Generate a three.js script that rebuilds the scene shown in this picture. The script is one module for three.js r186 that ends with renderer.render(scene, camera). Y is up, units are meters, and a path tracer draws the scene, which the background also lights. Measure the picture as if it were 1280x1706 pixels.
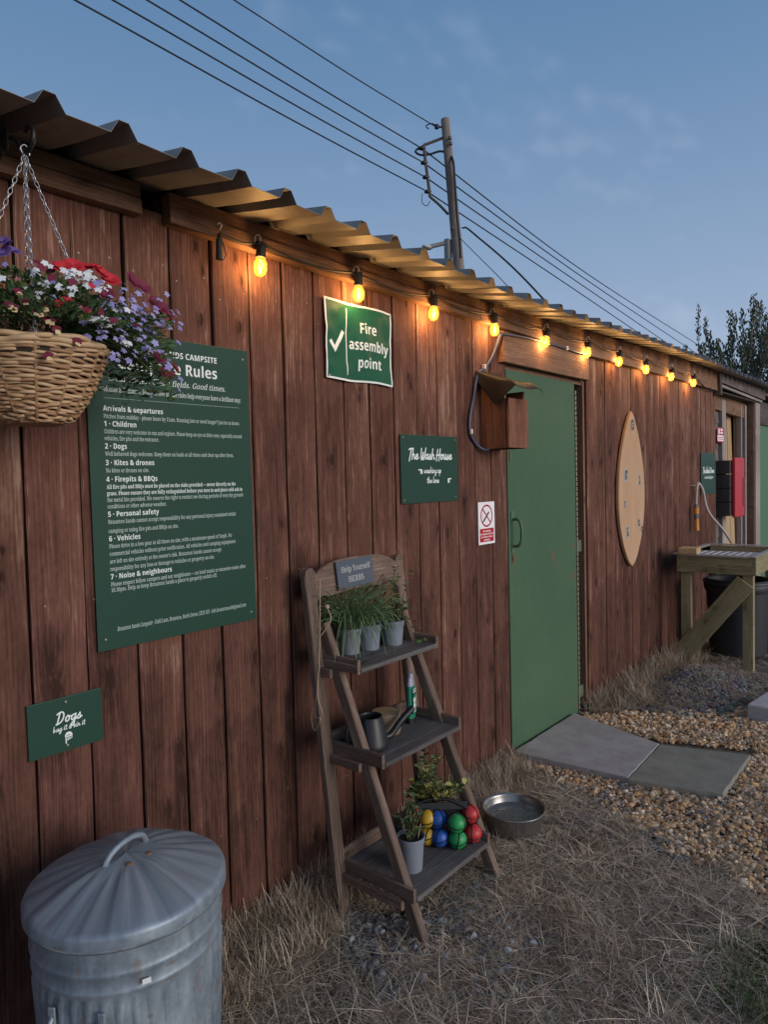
import * as THREE from 'three';
import { mergeGeometries } from 'three/addons/utils/BufferGeometryUtils.js';
import { RoundedBoxGeometry } from 'three/addons/geometries/RoundedBoxGeometry.js';

// ---------------------------------------------------------------- camera, sky, sun, exposure
const scene = new THREE.Scene();
const F = 1150, PX = 640, PY = 853, CAM = new THREE.Vector3(0, 1.45, 1.8005);
const wallDir = new THREE.Vector3(980, -78, F).normalize();
const downDir = new THREE.Vector3(650, 26000, F); downDir.addScaledVector(wallDir, -downDir.dot(wallDir)).normalize();
const rowY = downDir.clone().negate(), rowZ = new THREE.Vector3().crossVectors(wallDir, rowY);
const camRight = new THREE.Vector3(wallDir.x, rowY.x, rowZ.x), camDown = new THREE.Vector3(wallDir.y, rowY.y, rowZ.y), camFwd = new THREE.Vector3(wallDir.z, rowY.z, rowZ.z);
const camera = new THREE.PerspectiveCamera(2 * Math.atan(853 / F) * 180 / Math.PI, 769 / 1024, 0.05, 400);
camera.position.copy(CAM);
camera.quaternion.setFromRotationMatrix(new THREE.Matrix4().makeBasis(camRight, camDown.clone().negate(), camFwd.clone().negate()));
scene.add(camera);

// hash / noise helpers
function rng(seed) { let a = (seed * 2654435761) >>> 0 || 1; return () => { a |= 0; a = a + 0x6D2B79F5 | 0; let t = Math.imul(a ^ a >>> 15, 1 | a); t = t + Math.imul(t ^ t >>> 7, 61 | t) ^ t; return ((t ^ t >>> 14) >>> 0) / 4294967296; }; }
function hash(x, y) { let h = Math.imul(x, 374761393) + Math.imul(y, 668265263) | 0; h = Math.imul(h ^ h >>> 13, 1274126177); return ((h ^ h >>> 16) >>> 0) / 4294967296; }
function vn(x, y) { const xi = Math.floor(x), yi = Math.floor(y); let fx = x - xi, fy = y - yi; fx = fx * fx * (3 - 2 * fx); fy = fy * fy * (3 - 2 * fy); const a = hash(xi, yi), b = hash(xi + 1, yi), c = hash(xi, yi + 1), d = hash(xi + 1, yi + 1); return a + (b - a) * fx + (c - a + (a - b - c + d) * fx) * fy; }
function fbm(x, y) { return vn(x, y) * .55 + vn(x * 2.1 + 7, y * 2.1 + 3) * .3 + vn(x * 4.3 + 1, y * 4.3 + 9) * .15; }
const lerp = (a, b, t) => a + (b - a) * t, clamp = (x, a = 0, b = 1) => Math.min(b, Math.max(a, x)), smooth = (a, b, x) => { const t = clamp((x - a) / (b - a)); return t * t * (3 - 2 * t); };

const SUN = new THREE.Vector3(.12, .21, 1).normalize();
{ // dusk sky: blue overhead, paler to the horizon, a little brighter round the set sun, thin wisps of cloud
  const W = 1024, H = 512, d = new Float32Array(W * H * 4);
  for (let j = 0; j < H; j++) for (let i = 0; i < W; i++) {
    const el = ((j + .5) / H - .5) * Math.PI, az = ((i + .5) / W - .5) * 2 * Math.PI;
    const y = Math.sin(el), x = Math.cos(az) * Math.cos(el), z = Math.sin(az) * Math.cos(el);
    const t = Math.pow(clamp(y), .75);
    let r = lerp(.310, .060, smooth(-.05, .8, t)), g = lerp(.375, .130, smooth(-.05, .85, t)), b = lerp(.480, .235, smooth(-.05, .95, t));
    const sd = clamp((x * SUN.x + z * SUN.z) / Math.hypot(SUN.x, SUN.z)), glow = Math.pow(clamp(sd), 2) * Math.exp(-Math.max(0, y) * 3.2);
    r += glow * .55; g += glow * .40; b += glow * .28;
    if (y > 0.02) { // wisps
      const u = x / (y + .25), v = z / (y + .25);
      const n = fbm(u * 3.0 + v * 1.5 + 40, v * 6 - u * 2.5 + 11), m = fbm(u * 16 + v * 9 + 3, v * 30 - u * 10 + 8);
      const c = smooth(.60, .82, n * .55 + m * .5) * .24 * smooth(.1, .5, x / (Math.abs(z) + .3));
      r = lerp(r, r + .14, c); g = lerp(g, g + .12, c); b = lerp(b, b + .11, c);
    } else { const k = smooth(0.02, -.15, y); r = lerp(r, .10, k); g = lerp(g, .085, k); b = lerp(b, .07, k); }
    const o = (j * W + i) * 4; d[o] = r; d[o + 1] = g; d[o + 2] = b; d[o + 3] = 1;
  }
  const t = new THREE.DataTexture(d, W, H, THREE.RGBAFormat, THREE.FloatType); t.mapping = THREE.EquirectangularReflectionMapping; t.magFilter = t.minFilter = THREE.LinearFilter; t.needsUpdate = true;
  scene.background = t; scene.environment = t;
}
const sun = new THREE.DirectionalLight(new THREE.Color(1, .93, .86), 1.25);
sun.position.copy(SUN).multiplyScalar(20).add(new THREE.Vector3(3, 0, 0)); sun.target.position.set(3, 0, 0); scene.add(sun, sun.target);
sun.castShadow = true; sun.shadow.radius = 60; sun.shadow.mapSize.set(2048, 2048);
Object.assign(sun.shadow.camera, { left: -12, right: 12, top: 12, bottom: -12, near: .5, far: 60 });

const renderer = new THREE.WebGLRenderer({ antialias: true });
renderer.setSize(769, 1024); renderer.toneMapping = THREE.LinearToneMapping; renderer.toneMappingExposure = 1.45;
renderer.shadowMap.enabled = true; renderer.shadowMap.type = THREE.PCFSoftShadowMap;

// ---------------------------------------------------------------- helpers
const V = (x, y, z) => new THREE.Vector3(x, y, z);
function at(px, py, o) { // photograph pixel + a known world coordinate -> world point
  const r = camRight.clone().multiplyScalar(px - PX).addScaledVector(camDown, py - PY).addScaledVector(camFwd, F);
  const k = 'z' in o ? (o.z - CAM.z) / r.z : 'y' in o ? (o.y - CAM.y) / r.y : 'x' in o ? (o.x - CAM.x) / r.x : o.d / F;
  return CAM.clone().addScaledVector(r, k);
}
const names = {};
function numbered(n) { if (!(n in names)) { names[n] = 0; return n; } names[n]++; return n + '_' + String(names[n]).padStart(3, '0'); }
const shade = o => { o.castShadow = o.receiveShadow = true; return o; };
function tag(o, label, category, group) { o.userData.label = label; o.userData.category = category; if (group) o.userData.group = group; return o; }
function thing(name, label, category, p = [0, 0, 0], ry = 0, group) { const g = new THREE.Group(); g.name = numbered(name); g.position.set(...p); g.rotation.y = ry; tag(g, label, category, group); scene.add(g); return g; }
function part(name, geo, mat, parent) { const m = shade(new THREE.Mesh(geo, mat)); m.name = name; parent.add(m); return m; }
function solo(name, geo, mat, label, category, group) { const m = shade(new THREE.Mesh(geo, mat)); m.name = numbered(name); tag(m, label, category, group); scene.add(m); return m; }
function struct(name, geo, mat) { const m = shade(new THREE.Mesh(geo, mat)); m.name = numbered(name); m.userData.kind = 'structure'; scene.add(m); return m; }
const M = (c, roughness = .8, o = {}) => { const m = new THREE.MeshStandardMaterial({ roughness, ...o }); m.color.setRGB(...c); return m; };
const T = (g, p, r) => { if (r) g.rotateX(r[0]).rotateY(r[1]).rotateZ(r[2]); return g.translate(...p); };
const box = (w, h, d, x = 0, y = 0, z = 0, r) => T(new THREE.BoxGeometry(w, h, d), [x, y, z], r);
const rbox = (w, h, d, x = 0, y = 0, z = 0, r, rad = .004) => T(new RoundedBoxGeometry(w, h, d, 2, Math.min(rad, w / 2.1, h / 2.1, d / 2.1)), [x, y, z], r);
const cyl = (a, b, h, x = 0, y = 0, z = 0, n = 20, r) => T(new THREE.CylinderGeometry(a, b, h, n), [x, y, z], r);
const tube = (pts, r, seg = 24, n = 8, closed = false) => new THREE.TubeGeometry(new THREE.CatmullRomCurve3(pts.map(p => p.isVector3 ? p : V(...p)), closed), seg, r, n, closed);
const lathe = (pts, n = 40) => new THREE.LatheGeometry(pts.map(p => new THREE.Vector2(...p)), n);
const merge = a => mergeGeometries(a.map(g => { const q = g.index ? g.toNonIndexed() : g; for (const k of Object.keys(q.attributes)) if (!['position', 'normal', 'uv'].includes(k)) q.deleteAttribute(k); return q; }));

function dataTex(W, H, fn, srgb = true) { // fn(x,y) -> linear rgb
  const d = new Uint8Array(W * H * 4);
  const enc = c => { c = clamp(c); return Math.round(255 * (srgb ? (c <= .0031308 ? 12.92 * c : 1.055 * Math.pow(c, 1 / 2.4) - .055) : c)); };
  for (let j = 0; j < H; j++) for (let i = 0; i < W; i++) { const c = fn(i, j), o = (j * W + i) * 4; d[o] = enc(c[0]); d[o + 1] = enc(c[1]); d[o + 2] = enc(c[2]); d[o + 3] = 255; }
  const t = new THREE.DataTexture(d, W, H); t.wrapS = t.wrapT = THREE.RepeatWrapping; t.magFilter = THREE.LinearFilter; t.minFilter = THREE.LinearMipmapLinearFilter; t.generateMipmaps = true; t.anisotropy = 8; if (srgb) t.colorSpace = THREE.SRGBColorSpace; t.needsUpdate = true; return t;
}
// timber: grain, fibres, knots, ragged stain edges, worn scratches.  one tile = wm x hm metres
function wood(seed, pal, { W = 256, H = 1024, wm = .15, hm = 2.4, stain = 0, worn = .5, knots = 4, rough = .8, bump = .0015 } = {}) {
  const R = rng(seed), K = []; for (let k = 0; k < knots; k++) K.push([.02 + R() * (wm - .04), R() * hm, .005 + R() * .008]);
  const edge = .55 + R() * .8, edge2 = 1.5 + R() * .9, s = seed * 13.7, hgt = new Float32Array(W * H);
  const map = dataTex(W, H, (i, j) => {
    const u = i / W * wm, v = j / H * hm;
    let w = (fbm(u * 14 + s, v * 1.3) - .5) * .05, kn = 0, kd = 0;
    for (const [kx, ky, kr] of K) { let dv = v - ky; if (dv > hm / 2) dv -= hm; if (dv < -hm / 2) dv += hm; const du = u - kx, q = Math.hypot(du, dv * .5); if (q < .06) { const e = Math.exp(-(q * q) / (kr * kr * 5)); w += e * kr * 1.6 * Math.sign(du || 1); kn = Math.max(kn, smooth(kr * 1.15, kr * .7, q)); kd = Math.max(kd, e); } }
    const g1 = .5 + .5 * Math.sin((u + w) * 6.283 / .013 + 4 * fbm(u * 30 + s, v * 2)), g2 = vn(u * 1100 + s, v * 14), g3 = fbm(u * 260 + s, v * 3.5), big = fbm(u * 10 + s * 2, v * 1.7 + s);
    const mot = fbm(u * 42 + s, v * 16 + s * 3), mo2 = fbm(u * 120 + s * 5, v * 60); let t = .36 + .12 * (g1 - .5) + .13 * (g2 - .5) + .26 * (g3 - .5) + .55 * (big - .5) + .24 * (mot - .5) + .18 * (mo2 - .5);
    if (stain) { const rag = (vn(u * 60 + s, 3.1) - .5) * .07 + (vn(u * 300 + s, 8) - .5) * .025; t -= stain * .13 * smooth(.012, -.012, v - edge - rag); t += stain * .12 * smooth(-.02, .02, v - edge2 - rag * 2.2); }
    const wv = fbm(u * 55 + s, v * 5 + s), sc = vn(u * 700 + s, v * 22) * vn(u * 60, v * 9 + s);
    t += worn * (.40 * smooth(.60, .78, wv) + .40 * smooth(.58, .85, sc)) + worn * .95 * smooth(.0075, .001, Math.min(u, wm - u) + .008 * fbm(v * 22, s)) * smooth(.3, .6, vn(v * 5 + s, u > wm / 2 ? 3 : 9));
    t -= .30 * kd * (1 - kn) + .55 * kn - .14 * kd * (.5 + .5 * Math.sin(w * 900));
    const c = t < .5 ? [0, 1, 2].map(k => lerp(pal[0][k], pal[1][k], clamp(t * 2))) : [0, 1, 2].map(k => lerp(pal[1][k], pal[2][k], clamp(t * 2 - 1)));
    hgt[j * W + i] = clamp(.55 + .3 * (g2 - .5) + .35 * (g3 - .5) + .18 * (g1 - .5) - .25 * kn);
    return c;
  });
  const bmap = dataTex(W, H, (i, j) => { const h = hgt[j * W + i]; return [h, h, h]; }, false);
  const m = new THREE.MeshPhysicalMaterial({ map, bumpMap: bmap, bumpScale: bump, roughness: Math.min(1, rough + .1), specularIntensity: .3 }); m.userData.tile = [wm, hm]; return m;
}
const tinted = (m, c) => { const q = m.clone(); q.userData = m.userData; q.color.setRGB(...c); return q; };
// a sawn board: length along y from 0, width x, thickness z (front at +t/2), eased uneven edges, uv in metres
function board(w, h, t, R = Math.random, { bev = .003, wob = 0, seg = 1, tile = [.15, 2.4], v0 = null, u0 = null } = {}) {
  const b = Math.min(bev, t * .3, w * .3), X = w / 2, Z = t / 2;
  const prof = [[-X, -Z + b], [-X + b, -Z], [X - b, -Z], [X, -Z + b], [X, Z - b], [X - b, Z], [-X + b, Z], [-X, Z - b]];
  const pos = [], uv = [], idx = [], n = prof.length, ou = u0 ?? R(), ov = v0 ?? R();
  const per = [0]; for (let k = 0; k < n; k++) { const a = prof[k], c = prof[(k + 1) % n]; per.push(per[k] + Math.hypot(c[0] - a[0], c[1] - a[1])); }
  const jl = [], jr = []; for (let s = 0; s <= seg; s++) { jl.push((R() - .5) * wob); jr.push((R() - .5) * wob); }
  for (let k = 0; k < n; k++) for (let s = 0; s <= seg; s++) for (let e = 0; e < 2; e++) {
    const p = prof[(k + e) % n], y = h * s / seg; pos.push(p[0] + (p[0] < 0 ? jl[s] : jr[s]), y, p[1]);
    const front = k === 5 ? (e ? 0 : w) : per[k + e]; uv.push(ou + (k === 5 ? front / tile[0] : front / tile[0]), ov + y / tile[1]);
  }
  const st = (seg + 1) * 2; for (let k = 0; k < n; k++) for (let s = 0; s < seg; s++) { const a = k * st + s * 2; idx.push(a, a + 2, a + 1, a + 1, a + 2, a + 3); }
  for (const s of [0, seg]) { const base = pos.length / 3; for (const p of prof) { pos.push(p[0] + (p[0] < 0 ? jl[s] : jr[s]), h * s / seg, p[1]); uv.push(ou + p[0] / tile[0], ov + p[1] / .3); } for (let k = 1; k < n - 1; k++) s ? idx.push(base, base + k + 1, base + k) : idx.push(base, base + k, base + k + 1); }
  const g = new THREE.BufferGeometry(); g.setAttribute('position', new THREE.Float32BufferAttribute(pos, 3)); g.setAttribute('uv', new THREE.Float32BufferAttribute(uv, 2)); g.setIndex(idx);
  const q = g.toNonIndexed(); q.computeVertexNormals(); return q;
}
// a board between two points, wide face turned towards `face`
function beam(a, b, w, t, face, R, o = {}) {
  const A = V(...a), B = V(...b), y = B.clone().sub(A), L = y.length(); y.normalize(); const z = V(...face).addScaledVector(y, -V(...face).dot(y)).normalize(), x = new THREE.Vector3().crossVectors(y, z);
  const g = board(w, L, t, R, o); g.applyMatrix4(new THREE.Matrix4().makeBasis(x, y, z).setPosition(A)); return g;
}
function canvasTex(w, h, draw) { const c = document.createElement('canvas'); c.width = w; c.height = h; const g = c.getContext('2d'); draw(g, w, h); const t = new THREE.CanvasTexture(c); t.colorSpace = THREE.SRGBColorSpace; t.anisotropy = 8; return t; }

// materials
const redPal = [[.042, .0190, .0138], [.160, .0725, .0515], [.38, .240, .172]];
const plankMats = []; for (let k = 0; k < 12; k++) plankMats.push(wood(11 + k, redPal, { W: 160, H: 1280, hm: 2.4, stain: 1, worn: .5, knots: 5, rough: .78 }));
const fasciaMat = wood(31, [[.11, .058, .038], [.27, .155, .102], [.42, .28, .19]], { worn: .4, knots: 3 });
const ladderMat = wood(41, [[.07, .047, .036], [.205, .142, .110], [.46, .36, .29]], { worn: .55, knots: 3, rough: .85 });
const trayMat = wood(43, [[.055, .050, .049], [.135, .122, .118], [.26, .235, .22]], { worn: .35, knots: 2, rough: .8 });
const boxMat = wood(47, [[.10, .04, .025], [.25, .115, .068], [.40, .235, .155]], { worn: .3, knots: 3 });
const paleMat = wood(53, [[.20, .165, .15], [.36, .31, .29], [.55, .50, .48]], { worn: .4, knots: 3 });
const newWood = wood(54, [[.34, .22, .11], [.50, .35, .20], [.60, .46, .30]], { worn: .2, knots: 2 });
const sinkWood = wood(59, [[.15, .13, .065], [.33, .285, .165], [.50, .45, .32]], { worn: .4, knots: 4 });
const poleMat = wood(61, [[.11, .09, .08], [.27, .225, .20], [.40, .35, .32]], { worn: .4, knots: 1 });
const black = M([.012, .012, .013], .5), blackMetal = M([.02, .02, .022], .45, { metalness: .4 }), steel = M([.55, .56, .58], .28, { metalness: 1 }), zinc = M([.5, .51, .53], .4, { metalness: .9 });
const darkHole = M([.24, .17, .115], .95);
const white = M([.75, .74, .72], .5), cableMat = M([.02, .018, .016], .6);

// ---------------------------------------------------------------- ground
{
  const tex = dataTex(512, 512, (i, j) => { const u = i / 512, v = j / 512, n = fbm(u * 24, v * 24), m = vn(u * 160, v * 160), s = vn(u * 60 + v * 40, v * 300); const t = clamp(.25 + .6 * (n - .4) + .35 * (m - .5) + .3 * (s - .5)); return [lerp(.05, .27, t), lerp(.04, .205, t), lerp(.031, .15, t)]; });
  tex.repeat.set(1, 1);
  const g = new THREE.PlaneGeometry(120, 120, 1, 1).rotateX(-Math.PI / 2); const uv = g.attributes.uv; for (let k = 0; k < uv.count; k++) uv.setXY(k, uv.getX(k) * 100, uv.getY(k) * 100);
  struct('ground', g, new THREE.MeshStandardMaterial({ map: tex, roughness: .95 })).position.set(20, 0, 0);
}

// ---------------------------------------------------------------- timber shed
const interp = (x, X, Y) => { if (x <= X[0]) return Y[0]; for (let k = 1; k < X.length; k++) if (x <= X[k]) return lerp(Y[k - 1], Y[k], (x - X[k - 1]) / (X[k] - X[k - 1])); return Y[Y.length - 1]; };
const yJ = x => interp(x, [1.1, 2.5, 3.4, 4.0, 4.7, 6, 8.7], [2.293, 2.280, 2.293, 2.312, 2.338, 2.355, 2.358]), yB = x => interp(x, [1.1, 2, 4, 5.3, 6.9], [2.206, 2.200, 2.170, 2.184, 2.186]), zE = x => interp(x, [1.2, 2, 2.7, 3.7, 4.5, 6, 7], [.350, .318, .290, .265, .235, .20, .185]);
let wedgeBoard;
const shed = thing('timber_shed', 'long timber shed clad in dark stained vertical planks with corrugated roof', 'shed');
const R1 = rng(5);
{
  const edges = []; for (let x = -1.19; x < .5; x += .147) edges.push(x); edges.push(.575, .722, .869, 1.016, 1.162, 1.306, 1.452, 1.598, 1.740, 1.892, 2.040, 2.186, 2.343, 2.486, 2.636, 2.780, 2.930, 3.078);
  const right = [4.035, 4.185, 4.325]; for (let x = 4.472; x < 6.80; x += .1475) right.push(x); right.push(6.845);
  const nailGeo = cyl(.0028, .0028, .0016, 0, 0, 0, 8, [Math.PI / 2, 0, 0]), nailMat = M([.22, .19, .17], .5, { metalness: .6 });
  const plank = (x0, x1, y0, y1, k) => {
    const gap = .004 + R1() * .006, w = x1 - x0 - gap, m = plankMats[Math.floor(R1() * 12)], tint = .82 + R1() * .34, mm = R1() < .6 ? m : tinted(m, [tint, tint * (.96 + R1() * .06), tint * (.95 + R1() * .06)]);
    const g = board(w, y1 - y0, .022, R1, { wob: .0035, seg: 14, bev: .0035, tile: [.15, 2.4], u0: 0, v0: y0 / 2.4 + (R1() < .5 ? 0 : (R1() - .5) * .08) });
    const p = part('plank', g, mm, shed); p.position.set((x0 + x1) / 2, y0, -.011 + (R1() - .5) * .005); p.rotation.z = -.004 + (R1() - .5) * .004; p.rotation.y = (R1() - .5) * .015;
    if (x1 < 3.1 && y0 < 1) for (const q of [[-.3, 2.02], [.3, 2.05], [-.28, 1.12], [.3, 1.10], [.28, .33]]) if (R1() < .8) part('nail', nailGeo, nailMat, p).position.set(q[0] * w + (R1() - .5) * .02, q[1] + (R1() - .5) * .05, .0112);
  };
  for (let k = 0; k < edges.length - 1; k++) plank(edges[k], edges[k + 1], .02 + R1() * .02, 2.24, k);
  for (let k = 0; k < right.length - 1; k++) plank(right[k], right[k + 1], .02 + R1() * .02, 2.24, k);
  for (let x = 3.078; x < 3.95; x += .136) plank(x, x + .136, 2.06, 2.24);
  // dark membrane and studs behind the planks, ends and back wall
  part('wall_lining', merge([box(4.27, 2.2, .01, .945, 1.12, -.045), box(2.81, 2.2, .01, 5.44, 1.12, -.045), box(.96, .2, .01, 3.556, 2.14, -.045)]), darkHole, shed);
  const gable = (x, y0, y1, z0, z1) => { const q = new THREE.Shape(); q.moveTo(-z0, 0); q.lineTo(-z1, 0); q.lineTo(-z1, y1); q.lineTo(-z0, y0); return new THREE.ExtrudeGeometry(q, { depth: .04, bevelEnabled: false }).rotateY(Math.PI / 2).translate(x - .02, 0, 0); };
  part('end_wall', gable(-1.2, 2.285, 2.855, -.05, -3.0), plankMats[2], shed); part('end_wall', gable(6.86, 2.345, 2.90, -.06, -3.0), plankMats[2], shed);
  part('back_wall', box(10.0, 2.86, .04, 3.75, 1.43, -3.03), plankMats[3], shed);
  part('floor_slab', box(8.0, .02, 2.9, 2.8, .012, -1.52), darkHole, shed);
  // fascia: two courses, broken by a gap near the hook
  const fas = (x0, x1, y, h, z = .02) => { const g = beam([x0, y, z], [x1, y, z], h, .04, [0, 0, 1], R1, { bev: .003 }); part('fascia_board', g, fasciaMat, shed); };
  fas(-1.2, 1.060, 2.270, .040); fas(-1.2, 1.062, 2.2265, .0425, .022);
  const wedge = (name, x0, b0, t0, x1, b1, t1, z, th, mat, parent) => { // board whose ends differ in height
    const P = [[x0, b0], [x1, b1], [x1, t1], [x0, t0]], pos = [], uv = [], o = R1(), q = (p, zz) => { pos.push(p[0], p[1], zz); uv.push((p[1] - b0) / .15 + o, p[0] / 2.4 + o + zz); }, A = z + th / 2, B = z - th / 2;
    const quad = l => [0, 1, 2, 0, 2, 3].forEach(k => q(...l[k])); quad(P.map(p => [p, A])); quad([1, 0, 3, 2].map(k => [P[k], B])); for (let k = 0; k < 4; k++) { const m = (k + 1) % 4; quad([[P[m], A], [P[k], A], [P[k], B], [P[m], B]]); }
    const g = new THREE.BufferGeometry(); g.setAttribute('position', new THREE.Float32BufferAttribute(pos, 3)); g.setAttribute('uv', new THREE.Float32BufferAttribute(uv, 2)); g.computeVertexNormals(); return part(name, g, mat, parent);
  };
  const cuts = [1.150, 2.80, 4.03, 5.45, 6.88], mid = x => (yB(x) + yJ(x)) / 2;
  for (let k = 0; k < 4; k++) { const x0 = cuts[k] + .0015, x1 = cuts[k + 1] - .0015; wedge('fascia_board', x0, yB(x0), mid(x0) - .0015, x1, yB(x1), mid(x1) - .0015, .022, .04, fasciaMat, shed); wedge('fascia_board', x0, mid(x0), yJ(x0) - .001, x1, mid(x1), yJ(x1) - .001, .020, .04, fasciaMat, shed); }
  wedgeBoard = wedge;
  part('rafter_end', box(.045, .09, .5, 1.175, 2.245, -.28), fasciaMat, shed);
  // corrugated roof sheets: trapezoid ribs, falling to the front
  const roofTex = dataTex(256, 256, (i, j) => { const u = i / 256, v = j / 256, n = fbm(u * 9, v * 9), m = vn(u * 70, v * 12), t = clamp(.5 + .8 * (n - .5) + .3 * (m - .5)), ru = smooth(.66, .8, fbm(u * 14 + 5, v * 6 + 2)) * .5; return [lerp(lerp(.15, .28, t), .15, ru), lerp(lerp(.145, .265, t), .10, ru), lerp(lerp(.138, .25, t), .07, ru)]; });
  const roofMat = new THREE.MeshStandardMaterial({ map: roofTex, roughness: .55, metalness: .1, side: THREE.DoubleSide });
  const pitch = .1645, ribs = 6, slope = .06 / .31;
  const sheet = (x0, n, lift) => {
    const prof = []; for (let k = 0; k < n; k++) { const c = x0 + k * pitch; prof.push([c, 0], [c + .098, 0], [c + .118, .033], [c + .142, .033], [c + pitch - .002, 0]); } prof.push([x0 + n * pitch, 0], [x0 + n * pitch + .03, 0]);
    const pos = [], uv = [], idx = [], zs = [0, 1, 2, 3, 4];
    for (const th of [0, .0012]) for (const zi of zs) for (const [x, y] of prof) { const e = zE(x) + (vn(x * 2.3, 5) - .5) * .012, z = [e, lerp(.04, e, .5), .04, -1, -3.1][zi], wob = zi < 2 ? (vn(x * 9, zi + 3) - .5) * .006 : 0; pos.push(x, yJ(x) - slope * (z - .04) + y + lift + th + wob, z); uv.push(x, z); }
    const n1 = prof.length, lay = n1 * zs.length;
    for (let L = 0; L < 2; L++) for (let s = 0; s < zs.length - 1; s++) for (let k = 0; k < n1 - 1; k++) { const a = L * lay + s * n1 + k; L ? idx.push(a, a + 1, a + n1, a + 1, a + n1 + 1, a + n1) : idx.push(a, a + n1, a + 1, a + 1, a + n1, a + n1 + 1); }
    for (let k = 0; k < n1 - 1; k++) idx.push(k, k + 1, lay + k, k + 1, lay + k + 1, lay + k);
    const g = new THREE.BufferGeometry(); g.setAttribute('position', new THREE.Float32BufferAttribute(pos, 3)); g.setAttribute('uv', new THREE.Float32BufferAttribute(uv, 2)); g.setIndex(idx); const q = g.toNonIndexed(); q.computeVertexNormals();
    part('roof_sheet', q, roofMat, shed);
  };
  // rib crests fall at 1.172 + k * pitch
  let k = 0; for (let x = 1.172 - .130 - pitch * 15; x < 8.7; x += pitch * ribs) sheet(x, ribs, (k++ % 2) * .0025);
  // door opening: frame, lintel, leaf
  part('lintel', beam([3.012, 2.098, .017], [4.018, 2.098, .017], .152, .034, [0, 0, 1], R1), fasciaMat, shed);
  part('door_head', box(.955, .046, .09, 3.556, 2.021, -.062), fasciaMat, shed);
  part('door_post', beam([4.0, .02, -.11], [4.0, 2.0, -.11], .09, .06, [0, 0, 1], R1), M([.05, .085, .06], .7), shed);
  part('door_post', beam([3.06, .02, -.09], [3.06, 2.0, -.09], .05, .06, [0, 0, 1], R1), fasciaMat, shed);
  part('jamb_board', beam([4.03, .02, -.06], [4.03, 2.02, -.06], .10, .02, [-1, 0, 0], R1), fasciaMat, shed);
  for (const y of [.12, 1.02]) part('hinge_bracket', box(.09, .07, .012, 3.96, y, -.03), M([.10, .12, .08], .7), shed);
  const doorTex = dataTex(512, 1024, (i, j) => { const u = i / 512 * .8, v = j / 1024 * 2, n = fbm(u * 3 + 2, v * 3), m = vn(u * 90, v * 30), f = vn(u * 420, v * 420); let t = .5 + .8 * (n - .5) + .25 * (m - .5) + .15 * (f - .5); let c = [lerp(.052, .082, t), lerp(.110, .146, t), lerp(.058, .084, t)]; const ch = smooth(.86, .89, vn(u * 34 + 3, v * 34)) * smooth(.62, .7, fbm(u * 4 + 9, v * 3)) + smooth(.022, .008, 2 - v < .0 ? 1 : v) * smooth(.35, .6, vn(u * 40, 1)); if (ch > 0) c = c.map((x, k) => lerp(x, [.16, .10, .06][k], clamp(ch))); const dr = smooth(.006, .002, Math.abs(u - .055)) * smooth(.75, .95, v) * smooth(1.08, 1.02, v) * .6; return c.map((x, k) => lerp(x, [.14, .09, .05][k], dr)); });
  const leaf = rbox(.79, 1.985, .045, 3.485, 1.005, -.022, null, .004); { const p = leaf.attributes.position, u = leaf.attributes.uv; for (let q = 0; q < p.count; q++) u.setXY(q, (p.getX(q) - 3.09) / .8, p.getY(q) / 2); }
  const door = part('door', leaf, new THREE.MeshPhysicalMaterial({ map: doorTex, roughness: .6, specularIntensity: .5 }), shed); door.userData.label = 'green painted metal door leaf';
  const gm = M([.075, .145, .092], .5);
  part('handle', merge([tube([[3.127, 1.235, 0], [3.127, 1.232, .035], [3.128, 1.21, .05], [3.128, 1.12, .05], [3.127, 1.098, .035], [3.127, 1.095, 0]], .008, 40, 8), rbox(.03, .05, .006, 3.127, 1.25, .003), rbox(.03, .05, .006, 3.127, 1.085, .003)]), gm, door);
  part('lock', merge([cyl(.010, .010, .01, 3.127, 1.03, .004, 12, [Math.PI / 2, 0, 0]), box(.016, .05, .005, 3.127, 1.03, .002)]), M([.2, .12, .06], .6, { metalness: .5 }), door);
  part('latch_plate', box(.014, .05, .006, 3.115, 1.56, .002), M([.13, .11, .07], .6), door);
  const hk = []; for (let y = .05; y < 1.97; y += .03) hk.push(cyl(.007, .007, .024, 3.887, y, .002, 8)); part('piano_hinge', merge(hk), M([.26, .23, .17], .55, { metalness: .4 }), door);
}

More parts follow.
